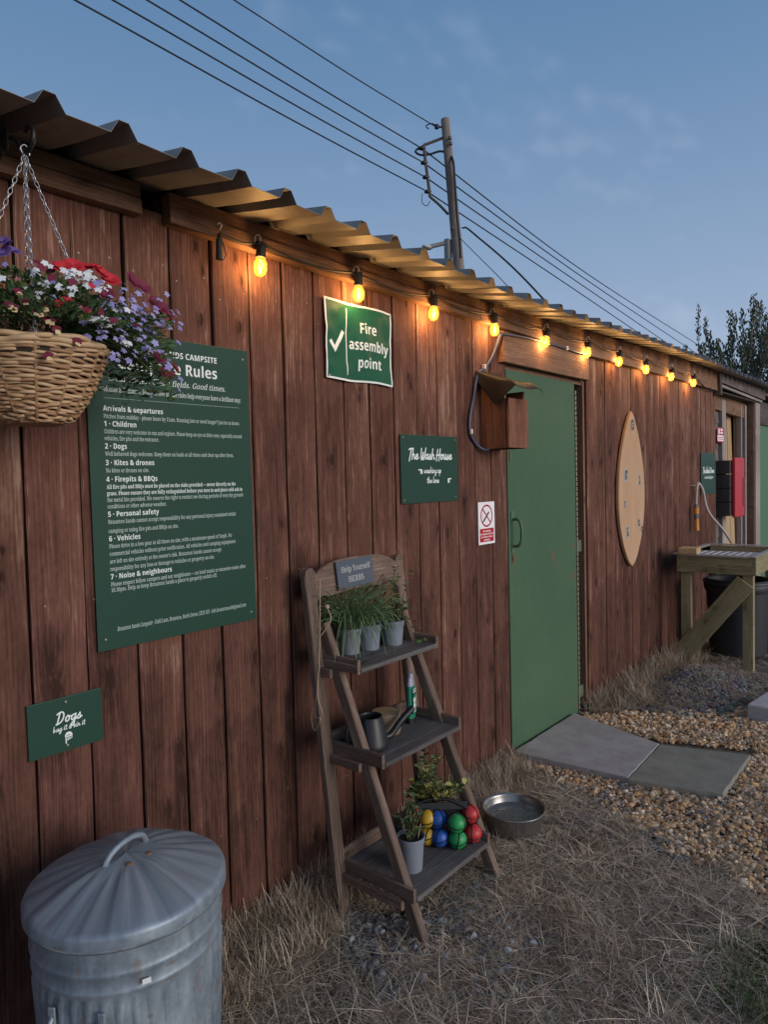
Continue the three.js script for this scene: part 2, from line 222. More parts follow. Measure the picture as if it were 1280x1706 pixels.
// ---------------------------------------------------------------- annexe with shingled recess, further hut
{
  const a = thing('annexe', 'shingled annexe with recessed opening beyond the plank wall', 'annexe'), R = rng(77);
  const shM = [wood(71, [[.10, .075, .07], [.20, .165, .155], [.33, .29, .28]], { worn: .4 }), wood(72, [[.13, .075, .05], [.26, .165, .115], [.38, .27, .2]], { worn: .3 })];
  const shingle = (x, y, z, w, h, ry, m) => { const g = board(w - .004, h + .02, .012, R, { bev: .002 }); const p = part('shingle', g, m, a); p.position.set(x, y, z); p.rotation.set(-.06, ry, 0, 'YXZ'); };
  for (let r = 0; r < 17; r++) { for (const x of [7.10, 7.215, 7.33, 8.20]) if (!(r === 16 && x > 8)) shingle(x, .05 + r * .125, -.115, .118, .125, 0, shM[0]); shingle(8.352, .05 + r * .125, -.055, .105, .125, -Math.PI / 2, shM[1]); }
  part('backing', merge([box(.66, 2.2, .02, 7.17, 1.1, -.14), box(.26, 2.2, .02, 8.24, 1.1, -.14), box(.02, 2.2, .12, 8.37, 1.1, -.06)]), darkHole, a);
  part('opening_lining', box(.9, 2.2, .02, 7.7, 1.1, -.6), darkHole, a);
  for (const [x, w, z, m] of [[7.445, .13, -.10, paleMat], [8.295, .06, -.095, paleMat], [8.13, .04, -.10, paleMat]]) part('post', beam([x, .02, z], [x, 2.16, z], w, .05, [0, 0, 1], R), m, a);
  part('corner_post', beam([8.47, .02, -.02], [8.47, 2.23, -.02], .20, .06, [0, 0, 1], R), paleMat, a);
  for (const [x, w, m, dx] of [[7.66, .15, paleMat, .01], [7.84, .17, newWood, -.01], [8.02, .16, newWood, .0]]) part('leaning_board', beam([x, .02, -.13], [x + dx, 2.06, -.19], w, .03, [0, 0, 1], R), m, a);
  part('header', beam([6.87, 2.14, -.10], [8.38, 2.10, -.10], .16, .04, [0, 0, 1], R), tinted(fasciaMat, [.9, .95, .95]), a);
  wedgeBoard('fascia', 6.89, 2.268, 2.352, 8.62, 2.228, 2.354, .03, .04, shM[0], a); const lb = at(1199, 640, { z: .05 }); part('bracket', rbox(.05, .20, .06, lb.x, lb.y, .04, [0, 0, .12]), M([.07, .06, .055], .7), a);
  part('soffit_batten', beam([6.93, 2.245, .02], [8.56, 2.21, .02], .025, .03, [0, 0, 1], R), paleMat, a);
  part('soffit', box(1.66, .012, .15, 7.74, 2.195, -.06), M([.06, .045, .035], .9), a);
  part('side_wall', box(.04, 2.33, 2.9, 8.60, 1.165, -1.53), shM[1], a);
  const h = thing('green_hut', 'green painted hut with arched door panel beyond the annexe', 'hut'), gr = M([.07, .165, .085], .6), gd = M([.05, .12, .065], .6);
  part('wall', merge([box(2.6, 2.05, .06, 10.3, 1.025, -.35), box(.06, 2.05, 2, 8.97, 1.025, -1.35)]), gr, h);
  part('roof', merge([box(2.8, .05, 2.3, 10.3, 2.40, -1.3), box(2.74, .30, .04, 10.3, 2.20, -.31)]), tinted(shM[0], [.6, .6, .62]), h);
  const d = part('door', box(.82, 1.9, .03, 9.48, .97, -.305), gr, h);
  part('arch_moulding', T(new THREE.TorusGeometry(.20, .025, 8, 24, Math.PI), [9.36, 1.62, -.285]), gd, d);
  part('glazing', box(.10, .72, .012, 9.27, 1.24, -.287), M([.02, .025, .03], .15), d);
  part('trim', merge([box(.025, .74, .03, 9.345, 1.24, -.285), box(.5, .04, .03, 9.4, .82, -.285), box(.5, .03, .03, 9.4, .72, -.285), box(.5, .03, .03, 9.4, .35, -.285)]), M([.11, .22, .12], .6), d);
  const st = part('sticker', box(.17, .13, .006, 9.27, 1.40, -.277), M([.62, .10, .04], .6), d); st.userData.label = 'orange sticker on the glazing';
}

// ---------------------------------------------------------------- printed signs
const SCRIPT = { a: [[[.9, .8], [.5, 1], [.1, .6], [.2, .1], [.55, .05], [.85, .5], [.9, .95]], [[.9, .95], [.85, .3], [1, 0], [1.25, .25]], 1.12], h: [[[.2, 2], [.15, 0]], [[.15, .5], [.4, 1], [.7, .9], [.75, .3], [.88, 0], [1.1, .2]], 1.08], e: [[[.05, .4], [.55, .5], [.75, .8], [.5, 1], [.2, .75], [.15, .3], [.4, 0], [.75, .1], [1, .35]], .98], s: [[[.0, .2], [.35, .6], [.5, 1.05], [.5, .75], [.65, .4], [.55, .05], [.2, 0], [.1, .15]], [[.55, .05], [.9, .3]], .85], o: [[[.5, 1], [.15, .7], [.2, .15], [.5, 0], [.8, .3], [.75, .8], [.5, 1], [.62, .75], [1.05, .8]], 1.02], u: [[[.1, 1], [.12, .3], [.35, 0], [.65, .2], [.75, 1]], [[.75, 1], [.78, .2], [.9, 0], [1.1, .2]], 1.08], w: [[[.1, 1], [.15, .2], [.4, 0], [.6, .4], [.62, .9], [.65, .3], [.9, 0], [1.15, .5], [1.2, 1]], 1.32], i: [[[.15, 1], [.15, .2], [.3, 0], [.5, .2]], [[.2, 1.45], [.22, 1.52]], .52], n: [[[.1, 1], [.12, 0]], [[.12, .5], [.4, 1], [.65, .9], [.68, .2], [.85, 0], [1, .2]], 1.02], g: [[[.8, .85], [.45, 1], [.12, .6], [.2, .1], [.5, .05], [.8, .5]], [[.84, 1], [.8, -.6], [.5, -1], [.2, -.7], [.6, -.2], [1.08, .25]], 1.08], p: [[[.15, 1], [.1, -1]], [[.15, .6], [.5, 1], [.8, .7], [.7, .15], [.4, 0], [.15, .25]], 1], t: [[[.3, 1.7], [.25, .3], [.45, 0], [.7, .2]], [[0, 1.15], [.6, 1.2]], .7], l: [[[.2, 2], [.15, .2], [.3, 0], [.5, .2]], .5], b: [[[.2, 2], [.15, .1], [.45, 0], [.75, .3], [.65, .85], [.35, .85], [.15, .5]], .98], d: [[[.8, .85], [.45, 1], [.12, .6], [.2, .1], [.5, .05], [.8, .5]], [[.9, 2], [.82, .2], [1.05, .1]], 1.1], r: [[[.1, 1], [.12, 0]], [[.12, .5], [.35, 1], [.7, .9]], .75], '&': [[[.95, 0], [.3, 1], [.45, 1.4], [.65, 1.1], [.1, .4], [.35, 0], [.7, .1], [.95, .6]], 1.15], T: [[[0, 1.75], [.4, 2], [1.25, 1.9]], [[.68, 1.95], [.5, .6], [.4, -.3]], 1.0], W: [[[.1, 2], [.12, .6], [.35, -.25], [.6, .4], [.78, 1.6], [.78, .3], [1, -.25], [1.28, .6], [1.4, 2.1]], 1.42], H: [[[.2, 1.9], [.1, -.25]], [[1, 2], [.88, -.25]], [[-.1, .75], [1.15, .95]], 1.2], D: [[[.42, 1.85], [.2, -.1]], [[-.05, 1.6], [.5, 2], [1.15, 1.6], [1.15, .6], [.6, -.05], [.05, -.1]], 1.4], ' ': [.55] };
function script(g, text, cx, base, xh, lw) { // joined brush lettering, centred on cx
  let w = 0; for (const ch of text) { const s = SCRIPT[ch]; w += s[s.length - 1]; }
  let x = cx - w * xh / 2; g.lineWidth = lw; g.lineCap = g.lineJoin = 'round';
  for (const ch of text) { const s = SCRIPT[ch]; for (const st of s.slice(0, -1)) { const P = st.map(([a, b]) => [x + (a + b * .2) * xh, base - b * xh]); g.beginPath(); g.moveTo(...P[0]); if (P.length === 2) g.lineTo(...P[1]); else { for (let k = 1; k < P.length - 1; k++) { const e = k === P.length - 2 ? P[k + 1] : [(P[k][0] + P[k + 1][0]) / 2, (P[k][1] + P[k + 1][1]) / 2]; g.quadraticCurveTo(P[k][0], P[k][1], e[0], e[1]); } } g.stroke(); } x += s[s.length - 1] * xh; }
}
const signGreen = '#27463a', ink = '#e6ebe7';
function pointing(g, x, y, s, dir) { g.save(); g.translate(x, y); g.scale(dir * s, s); g.beginPath(); g.roundRect(-.5, -.5, .75, 1, .25); g.fill(); g.beginPath(); g.roundRect(-.2, -.52, 1.1, .26, .12); g.fill(); g.fillStyle = signGreen; for (const yy of [-.2, .05, .28]) g.fillRect(-.05, yy, .32, .06); g.restore(); g.fillStyle = ink; }
function panel(name, label, x0, x1, y0, y1, tex, { t = .004, z = .004, rough = .45, screws = [], edge = [.03, .075, .052], tilt = 0, category = 'sign' } = {}) {
  const w = x1 - x0, h = y1 - y0, o = thing(name, label, category, [(x0 + x1) / 2, y0, z]); o.rotation.z = tilt;
  part('board', rbox(w, h, t, 0, h / 2, t / 2, null, .0015), M(edge, .5), o);
  const f = part('printed_face', new THREE.PlaneGeometry(w - .003, h - .003).translate(0, h / 2, t + .0006), new THREE.MeshPhysicalMaterial({ map: tex, roughness: rough, specularIntensity: .35 }), o);
  for (const [sx, sy] of screws) part('screw', T(new THREE.SphereGeometry(.0045, 10, 6).scale(1, 1, .5), [(sx - .5) * w, sy * h, t + .001]), M([.25, .22, .2], .4, { metalness: .7 }), o);
  return o;
}
{ // rules board
  const tex = canvasTex(1180, 1860, (g, W, H) => {
    g.fillStyle = signGreen; g.fillRect(0, 0, W, H); g.fillStyle = ink; g.textAlign = 'center';
    g.font = 'bold 52px sans-serif'; g.fillText('BRAUNTON SANDS CAMPSITE', W * .47, 112); g.font = 'bold 98px sans-serif'; g.fillText('Campsite Rules', W * .47, 215);
    g.font = 'italic 48px serif'; g.fillText('Clear water. Clean fields. Good times.', W * .47, 292); g.font = 'italic 40px serif'; g.fillText('Welcome to Braunton Sands. A few simple rules help everyone have a brilliant stay.', W * .5, 356, W * .88);
    g.fillStyle = '#8fa79a'; g.fillRect(90, 392, W - 180, 3); g.textAlign = 'left';
    const X = 92, MW = W - 165, row = (px, py) => (1.880 - at(px, py, { z: .008 }).y) / .874 * H;
    const secs = [[161, 683, 'Arrivals & departures', ['Pitches from midday - please leave by 11am. Running late or need longer? Just let us know.']], [163, 709, '1 · Children', ['Children are very welcome to run and explore. Please keep an eye on little ones, especially around', 'vehicles, fire pits and the entrance.']], [165, 747, '2 · Dogs', ['Well behaved dogs welcome. Keep them on leads at all times and clear up after them.']], [167, 775, '3 · Kites & drones', ['No kites or drones on site.']], [169, 803, '4 · Firepits & BBQs', ['*All fire pits and BBQs must be placed on the slabs provided — never directly on the', '*grass. Please ensure they are fully extinguished before you turn in and place cold ash in', 'the metal bin provided. We reserve the right to restrict use during periods of very dry ground', 'conditions or other adverse weather.']], [172, 862, '5 · Personal safety', ['Braunton Sands cannot accept responsibility for any personal injury sustained whilst', 'camping or using fire pits and BBQs on site.']], [174, 903, '6 · Vehicles', ['Please drive in a low gear at all times on site, with a maximum speed of 5mph. No', 'commercial vehicles without prior notification. All vehicles and camping equipment', "are left on site entirely at the owner's risk. Braunton Sands cannot accept", 'responsibility for any loss or damage to vehicles or property on site.']], [176, 967, '7 · Noise & neighbours', ['Please respect fellow campers and our neighbours — no loud music or excessive noise after', '10.30pm. Help us keep Braunton Sands a place to properly switch off.']]];
    const put = (t, x, y, sx) => { g.save(); g.translate(x, y); g.scale(sx, 1); g.fillText(t, 0, 0); g.restore(); };
    secs.forEach(([px, py, hd, lines], k) => { const y = row(px, py), nx = k < 7 ? row(secs[k + 1][0], secs[k + 1][1]) : y + 124, ls = lines.length > 1 ? (nx - y - 90) / (lines.length - 1) : 40; g.fillStyle = ink; g.font = 'bold 43px sans-serif'; put(hd, X, y, .9); let f = Math.min(33, ls * 1.0), sx = .70; g.font = f + 'px serif'; const wide = Math.max(...lines.map(t => { g.font = (t[0] === '*' ? 'bold ' : '') + f + 'px serif'; return g.measureText(t).width * sx; })); if (wide > MW) { const q = MW / wide; f *= Math.sqrt(q); sx *= Math.sqrt(q); } lines.forEach((t, j) => { const bold = t[0] === '*'; g.fillStyle = bold ? ink : '#d3dbd6'; g.font = (bold ? 'bold ' : '') + f + 'px serif'; put(bold ? t.slice(1) : t, X, y + 41 + ls * j, sx); }); });
    g.fillStyle = '#cfd8d2'; g.font = 'italic 34px serif'; g.fillText('Braunton Sands Campsite · Field Lane, Braunton, North Devon, EX33 1ES · info.brauntonsands@gmail.com', 120, H - 100, W - 210);
  });
  panel('rules_sign', 'tall dark green campsite rules board covered in white text', .897, 1.440, 1.006, 1.880, tex, { screws: [[.96, .965], [.04, .035], [.96, .03], [.04, .965]] });
}
panel('dogs_sign', 'small dark green sign about dogs above the metal bin', .706, .900, .767, .910, canvasTex(776, 572, (g, W, H) => {
  g.fillStyle = signGreen; g.fillRect(0, 0, W, H); g.strokeStyle = g.fillStyle = ink; script(g, 'Dogs', W * .53, 262, 62, 16); script(g, 'bag it & bin it', W * .53, 345, 30, 8);
  g.beginPath(); g.arc(W * .52, 415, 40, Math.PI, 0); g.lineTo(W * .52 + 40, 430); g.lineTo(W * .52 - 40, 430); g.fill(); for (let k = 0; k < 4; k++) g.fillRect(W * .52 - 36 + k * 20, 436, 13, [62, 30, 26, 18][k]); g.fillStyle = signGreen; g.fillRect(W * .52 - 22, 408, 40, 7);
}), { screws: [[.5, .9], [.5, .1]] });
panel('wash_house_sign', 'dark green wash house sign with two pointing hands', 2.218, 2.630, 1.350, 1.640, canvasTex(1240, 872, (g, W, H) => {
  g.fillStyle = signGreen; g.fillRect(0, 0, W, H); g.strokeStyle = g.fillStyle = ink; script(g, 'The Wash House', W * .5, 310, 70, 20); script(g, 'washing up', W * .53, 490, 40, 11); script(g, 'the loos', W * .53, 620, 40, 11); pointing(g, W * .325, 470, 62, -1); pointing(g, W * .83, 595, 62, 1);
}), { screws: [[.04, .95], [.95, .95], [.04, .05], [.95, .06]] });
panel('wash_down_sign', 'narrow looking dark green script sign beside the hose', 6.375, 6.815, 1.253, 1.622, canvasTex(880, 740, (g, W, H) => { g.fillStyle = '#27473b'; g.fillRect(0, 0, W, H); g.strokeStyle = g.fillStyle = ink; script(g, 'The Wash Down', W * .5, 360, 52, 17); script(g, 'boards and dogs too', W * .52, 460, 30, 8); }));
panel('no_smoking_sign', 'white and red no smoking sign beside the green door', 2.795, 2.943, 1.128, 1.334, canvasTex(590, 830, (g, W, H) => {
  g.fillStyle = '#f1eef0'; g.fillRect(0, 0, W, H); g.fillStyle = '#b3262b'; g.fillRect(38, 520, W - 76, 265); g.lineWidth = 34; g.strokeStyle = '#a81f33'; g.beginPath(); g.arc(W / 2, 270, 205, 0, 7); g.stroke();
  g.save(); g.translate(W / 2, 275); g.rotate(-.72); g.fillStyle = '#17161a'; g.fillRect(-150, -20, 270, 40); g.fillStyle = '#8c8a8c'; g.fillRect(-185, -20, 32, 40); g.restore(); g.strokeStyle = '#a9a7a9'; g.lineWidth = 16; g.beginPath(); g.moveTo(W * .29, 330); g.bezierCurveTo(W * .2, 260, W * .36, 230, W * .29, 170); g.stroke();
  g.strokeStyle = '#a81f33'; g.lineWidth = 30; g.beginPath(); g.moveTo(W / 2 - 145, 125); g.lineTo(W / 2 + 145, 415); g.stroke();
  g.fillStyle = '#fff'; g.textAlign = 'center'; g.font = 'bold 50px sans-serif'; ['No smoking', 'It is against the law', 'to smoke in these', 'premises'].forEach((s, k) => g.fillText(s, W / 2, 588 + k * 58, W - 110));
}), { edge: [.7, .68, .69] });
{ // buckled fire assembly sheet
  const tex = canvasTex(1110, 870, (g, W, H) => { g.fillStyle = '#e9ece8'; g.fillRect(0, 0, W, H); g.fillStyle = '#175840'; g.fillRect(22, 22, W - 44, H - 44); g.strokeStyle = g.fillStyle = '#f0f2ee'; g.lineWidth = 14; g.beginPath(); g.moveTo(W * .30, 60); g.lineTo(W * .295, H - 70); g.stroke(); g.lineWidth = 44; g.lineJoin = 'miter'; g.beginPath(); g.moveTo(W * .07, H * .52); g.lineTo(W * .13, H * .62); g.lineTo(W * .26, H * .37); g.stroke(); g.textAlign = 'center'; g.font = 'bold 165px sans-serif'; g.fillText('Fire', W * .63, H * .36); g.fillText('assembly', W * .64, H * .58, W * .61); g.fillText('point', W * .64, H * .81); });
  const g = new THREE.PlaneGeometry(.372, .292, 30, 24), p = g.attributes.position; for (let k = 0; k < p.count; k++) { const x = p.getX(k), y = p.getY(k); p.setZ(k, .010 + .0035 * Math.sin(x * 26 + 1) * Math.cos(y * 17) + .003 * (vn(x * 30 + 9, y * 30) - .5) * 2); p.setY(k, y + .003 * Math.sin(x * 22)); } g.computeVertexNormals();
  const bk = g.clone().translate(0, 0, -.0018); { const ix = bk.index.array; for (let k = 0; k < ix.length; k += 3) { const t = ix[k]; ix[k] = ix[k + 1]; ix[k + 1] = t; } bk.computeVertexNormals(); }
  const o = thing('fire_assembly_sign', 'buckled green fire assembly point sign with white tick', 'sign', [1.981, 1.974, .004]); o.rotation.z = -.004;
  part('printed_face', g, new THREE.MeshPhysicalMaterial({ map: tex, roughness: .5, specularIntensity: .4 }), o); part('backing', bk, M([.6, .6, .58], .6), o);
  for (const [x, y] of [[-.176, .136], [.176, .136], [-.176, -.136], [.176, -.136]]) part('nail', new THREE.SphereGeometry(.0035, 8, 6).translate(x, y, .014), zinc, o);
}
{ // small red sign in the recess
  const o = panel('warning_sign', 'small red and white sign on the shingles by the opening', 7.16, 7.40, 1.735, 1.880, canvasTex(460, 290, (g, W, H) => { g.fillStyle = '#b32a35'; g.fillRect(0, 0, W, H); g.fillStyle = '#f2e9e9'; g.fillRect(25, 150, W - 50, 115); g.fillRect(80, 20, 90, 110); g.fillRect(220, 20, 160, 40); g.fillRect(220, 80, 160, 40); g.fillStyle = '#b32a35'; g.fillRect(60, 185, W - 120, 14); g.fillRect(60, 220, W - 120, 14); }), { z: -.070, edge: [.5, .05, .06] });
}

// ---------------------------------------------------------------- string lights
{
  const s = thing('string_lights', 'string of warm glowing festoon bulbs hooked along the eave', 'string lights');
  const B = [[1.461, 2.148], [1.926, 2.150], [2.396, 2.155], [2.887, 2.160], [3.405, 2.170], [3.935, 2.178], [4.419, 2.180], [4.905, 2.180], [5.437, 2.180], [5.985, 2.185]], z = .062;
  const glass = new THREE.MeshPhysicalMaterial({ transmission: .9, thickness: 0, roughness: .03, ior: 1.45 }); glass.color.setRGB(1, .68, .28); glass.emissive.setRGB(1, .46, .06); glass.emissiveIntensity = 1.6;
  const fil = new THREE.MeshStandardMaterial({ color: 0x000000 }); fil.emissive.setRGB(1, .62, .2); fil.emissiveIntensity = 14;
  const gGlass = lathe([[.0001, -.037], [.010, -.035], [.018, -.027], [.0218, -.012], [.021, .004], [.0155, .018], [.0128, .024]], 24), gSock = merge([cyl(.0155, .0165, .034, 0, .040, 0, 16), cyl(.008, .013, .016, 0, .064, 0, 12), rbox(.034, .014, .016, 0, .066, 0)]);
  const gFil = merge([-1, 1].map(k => tube([[k * .003, .016, 0], [k * .005, .004, .002], [k * .004, -.012, -.002], [0, -.022, 0]], .0013, 12, 5)));
  const P = [];
  B.forEach(([x, y], k) => {
    const b = part('bulb', gSock, cableMat, s); b.position.set(x, y, z); b.rotation.z = k > 3 ? -.45 + .05 * k % .2 : (k % 2 ? .04 : -.05); b.rotation.x = .05;
    part('glass', gGlass, glass, b); part('filament', gFil, fil, b);
    const top = V(x + (k > 3 ? .028 : 0), y + .066, z);
    part('hook', tube([[top.x, top.y, z - .004], [top.x + .004, top.y + .018, z], [top.x, top.y + .030, z - .004], [top.x - .006, top.y + .026, z - .012], [top.x - .004, top.y + .012, z - .02]], .0022, 20, 6), white, s);
    P.push(top);
    const l = new THREE.PointLight(new THREE.Color(1, .53, .17), .085, 0, 2); l.position.set(x, y - .008, z); l.castShadow = true; l.shadow.radius = .5; scene.add(l); l.name = 'bulb_light';
  });
  const pts = [V(1.318, 2.215, .05)]; P.forEach((p, k) => { if (k) { const q = P[k - 1]; pts.push(V(lerp(q.x, p.x, .33), lerp(q.y, p.y, .33) - .012, z - .006), V(lerp(q.x, p.x, .68), lerp(q.y, p.y, .68) - .014, z - .006)); } else pts.push(V(1.40, 2.205, .052)); pts.push(p.clone()); });
  pts.push(V(6.25, 2.20, .05), V(6.55, 2.17, .03), V(6.82, 2.19, .02)); part('cable', tube(pts, .0035, 240, 6), cableMat, s);
  part('end_plug', merge([cyl(.009, .012, .06, 1.312, 2.165, .05, 12, [.06, 0, .05]), cyl(.004, .009, .02, 1.314, 2.203, .05, 10), tube([[1.314, 2.215, .05], [1.322, 2.185, .055], [1.335, 2.15, .052], [1.325, 2.138, .05]], .002, 16, 5)]), cableMat, s);
  part('hook', tube([[1.318, 2.225, .045], [1.320, 2.238, .054], [1.316, 2.246, .05], [1.312, 2.240, .044]], .0022, 14, 6), white, s);
}

// ---------------------------------------------------------------- lamp housing on the wall and its conduit
{
  const o = thing('wooden_wall_box', 'open bottomed wooden box under a bent dark sheet beside the door', 'box', [2.834, 1.587, 0]), R = rng(8);
  const pl = (n, a, b, w, f, m) => part(n, beam(a, b, w, .016, f, R), m, o);
  pl('side_panel', [.008, 0, .036], [.008, .325, .036], .070, [-1, 0, 0], boxMat); pl('side_panel', [.008, .001, .106], [.008, .285, .106], .069, [-1, 0, 0], boxMat);
  pl('side_panel', [.180, 0, .072], [.180, .275, .072], .142, [1, 0, 0], boxMat); pl('front_panel', [.094, .002, .152], [.094, .232, .152], .186, [0, 0, 1], boxMat); pl('back_panel', [.094, .0, .012], [.094, .345, .012], .156, [0, 0, 1], boxMat);
  // bent sheet: slopes forward, near corner folded down over the side
  const N = 16, K = 12, pos = [], idx = [];
  for (let th = 0; th < 2; th++) for (let i = 0; i <= N; i++) for (let j = 0; j <= K; j++) { const u = i / N, v = j / K, fold = Math.max(0, .3 - u) / .3, tri = v < .5 ? .30 + 1.4 * v : 1 - (v - .5) * 1.7, far = Math.max(0, u - .3) / .7; const x = -.030 + far * .238 - fold * .006 + .004 * Math.sin(v * 7), z = .004 + v * .215 + far * .012 * v; const y = .372 - .075 * v - .010 * Math.sin(v * 3.1) - fold * .125 * tri - .022 * smooth(.86, 1, v) * (1 - fold) - .014 * smooth(.85, 1, far) + .004 * Math.sin(far * 7 + v * 2) * v; pos.push(x, y + th * .003 * (1 - fold), z + 0); if (th && fold) pos[pos.length - 3] -= .003; }
  const st = (N + 1) * (K + 1); for (let th = 0; th < 2; th++) for (let i = 0; i < N; i++) for (let j = 0; j < K; j++) { const a = th * st + i * (K + 1) + j, b = a + K + 1; th ? idx.push(a, a + 1, b, b, a + 1, b + 1) : idx.push(a, b, a + 1, b, b + 1, a + 1); }
  for (let i = 0; i < N; i++) { const a = i * (K + 1) + K, b = a + K + 1; idx.push(a, b, a + st, b, b + st, a + st); } for (let j = 0; j < K; j++) idx.push(j, j + 1, j + st, j + 1, j + 1 + st, j + st);
  const g = new THREE.BufferGeometry(); g.setAttribute('position', new THREE.Float32BufferAttribute(pos, 3)); g.setIndex(idx); g.computeVertexNormals(); part('sheet_cover', g, M([.017, .0125, .010], .62, { side: THREE.DoubleSide }), o);
  const c = thing('conduit_cable', 'blue grey cable looping from the lintel down to the wooden box', 'cable');
  part('cable', tube([at(834, 556, { z: .04 }), at(822, 590, { z: .014 }), at(808, 613, { z: .012 }), at(797, 622, { z: .012 }), at(790, 660, { z: .012 }), at(783, 700, { z: .012 }), at(784, 722, { z: .012 }), at(795, 741, { z: .014 }), at(806, 749, { z: .03 }), at(815, 750, { z: .05 })], .0068, 90, 8), M([.07, .09, .17], .45), c);
  part('cable', tube([at(834, 556, { z: .04 }), at(870, 561, { z: .042 }), at(925, 575, { z: .042 }), at(975, 590, { z: .042 }), at(1000, 592, { z: .03 })], .006, 40, 8), M([.08, .09, .13], .45), c);
  for (const q of [[807, 611, .016], [785, 719, .016], [945, 580, .044]]) { const p = at(q[0], q[1], { z: q[2] }); part('clip', rbox(.012, .024, .018, p.x, p.y, p.z, null, .004), white, c); }
}

// ---------------------------------------------------------------- wooden surf board on the wall
{
  const o = thing('surfboard', 'pale wooden surfboard with stickers hung on the plank wall', 'surfboard', [4.705, .822, .012]); o.rotation.z = -.012;
  const sh = new THREE.Shape(), pts = []; for (let k = 0; k <= 60; k++) { const t = k / 60, w = .243 * Math.pow(Math.sin(Math.PI * Math.pow(t, .92)), .72) * (1 - .10 * t); pts.push([w, t * 1.05]); } sh.moveTo(0, 0); for (const [w, y] of pts) sh.lineTo(w, y); for (const [w, y] of pts.slice().reverse()) sh.lineTo(-w, y);
  const m = wood(83, [[.44, .265, .15], [.55, .35, .21], [.62, .42, .27]], { wm: .5, hm: 1.1, worn: .1, knots: 0, rough: .5, bump: .0003 });
  const g = new THREE.ExtrudeGeometry(sh, { depth: .012, bevelEnabled: true, bevelSize: .006, bevelThickness: .005, bevelSegments: 3, curveSegments: 8 }); { const u = g.attributes.uv; for (let k = 0; k < u.count; k++) u.setXY(k, u.getX(k) * 2, u.getY(k)); }
  part('board', g, m, o);
  const sticker = (x, y, w, h, round, seed) => { const R = rng(seed), t = canvasTex(96, 128, (c, W, H) => { c.fillStyle = round ? '#4a4340' : '#a9a49c'; c.fillRect(0, 0, W, H); c.fillStyle = round ? '#c9b8a0' : '#25262c'; if (round) { c.beginPath(); c.arc(W / 2, H / 2, 28, 0, 7); c.fill(); c.fillStyle = '#3a302c'; c.fillRect(30, 50, 36, 24); } else { for (let k = 0; k < 5; k++) c.fillRect(12 + R() * 20, 14 + k * 20, 40 + R() * 30, 12 + R() * 6); c.fillStyle = ['#a07040', '#51607a', '#6a6a6a'][seed % 3]; c.fillRect(30, 40 + R() * 30, 40, 20); } });
    const gg = round ? new THREE.CircleGeometry(w / 2, 28).scale(1, h / w, 1) : new THREE.PlaneGeometry(w, h); part('sticker', gg.translate(x, y, .0178), new THREE.MeshStandardMaterial({ map: t, roughness: .5 }), o); };
  sticker(.01, .965, .06, .075, true, 1); sticker(-.115, .62, .07, .085, false, 2); sticker(.135, .585, .042, .08, false, 3); sticker(-.135, .425, .028, .06, false, 4); sticker(-.09, .235, .045, .08, false, 5); sticker(.12, .285, .055, .065, false, 6); sticker(.175, .24, .036, .045, true, 7);
}

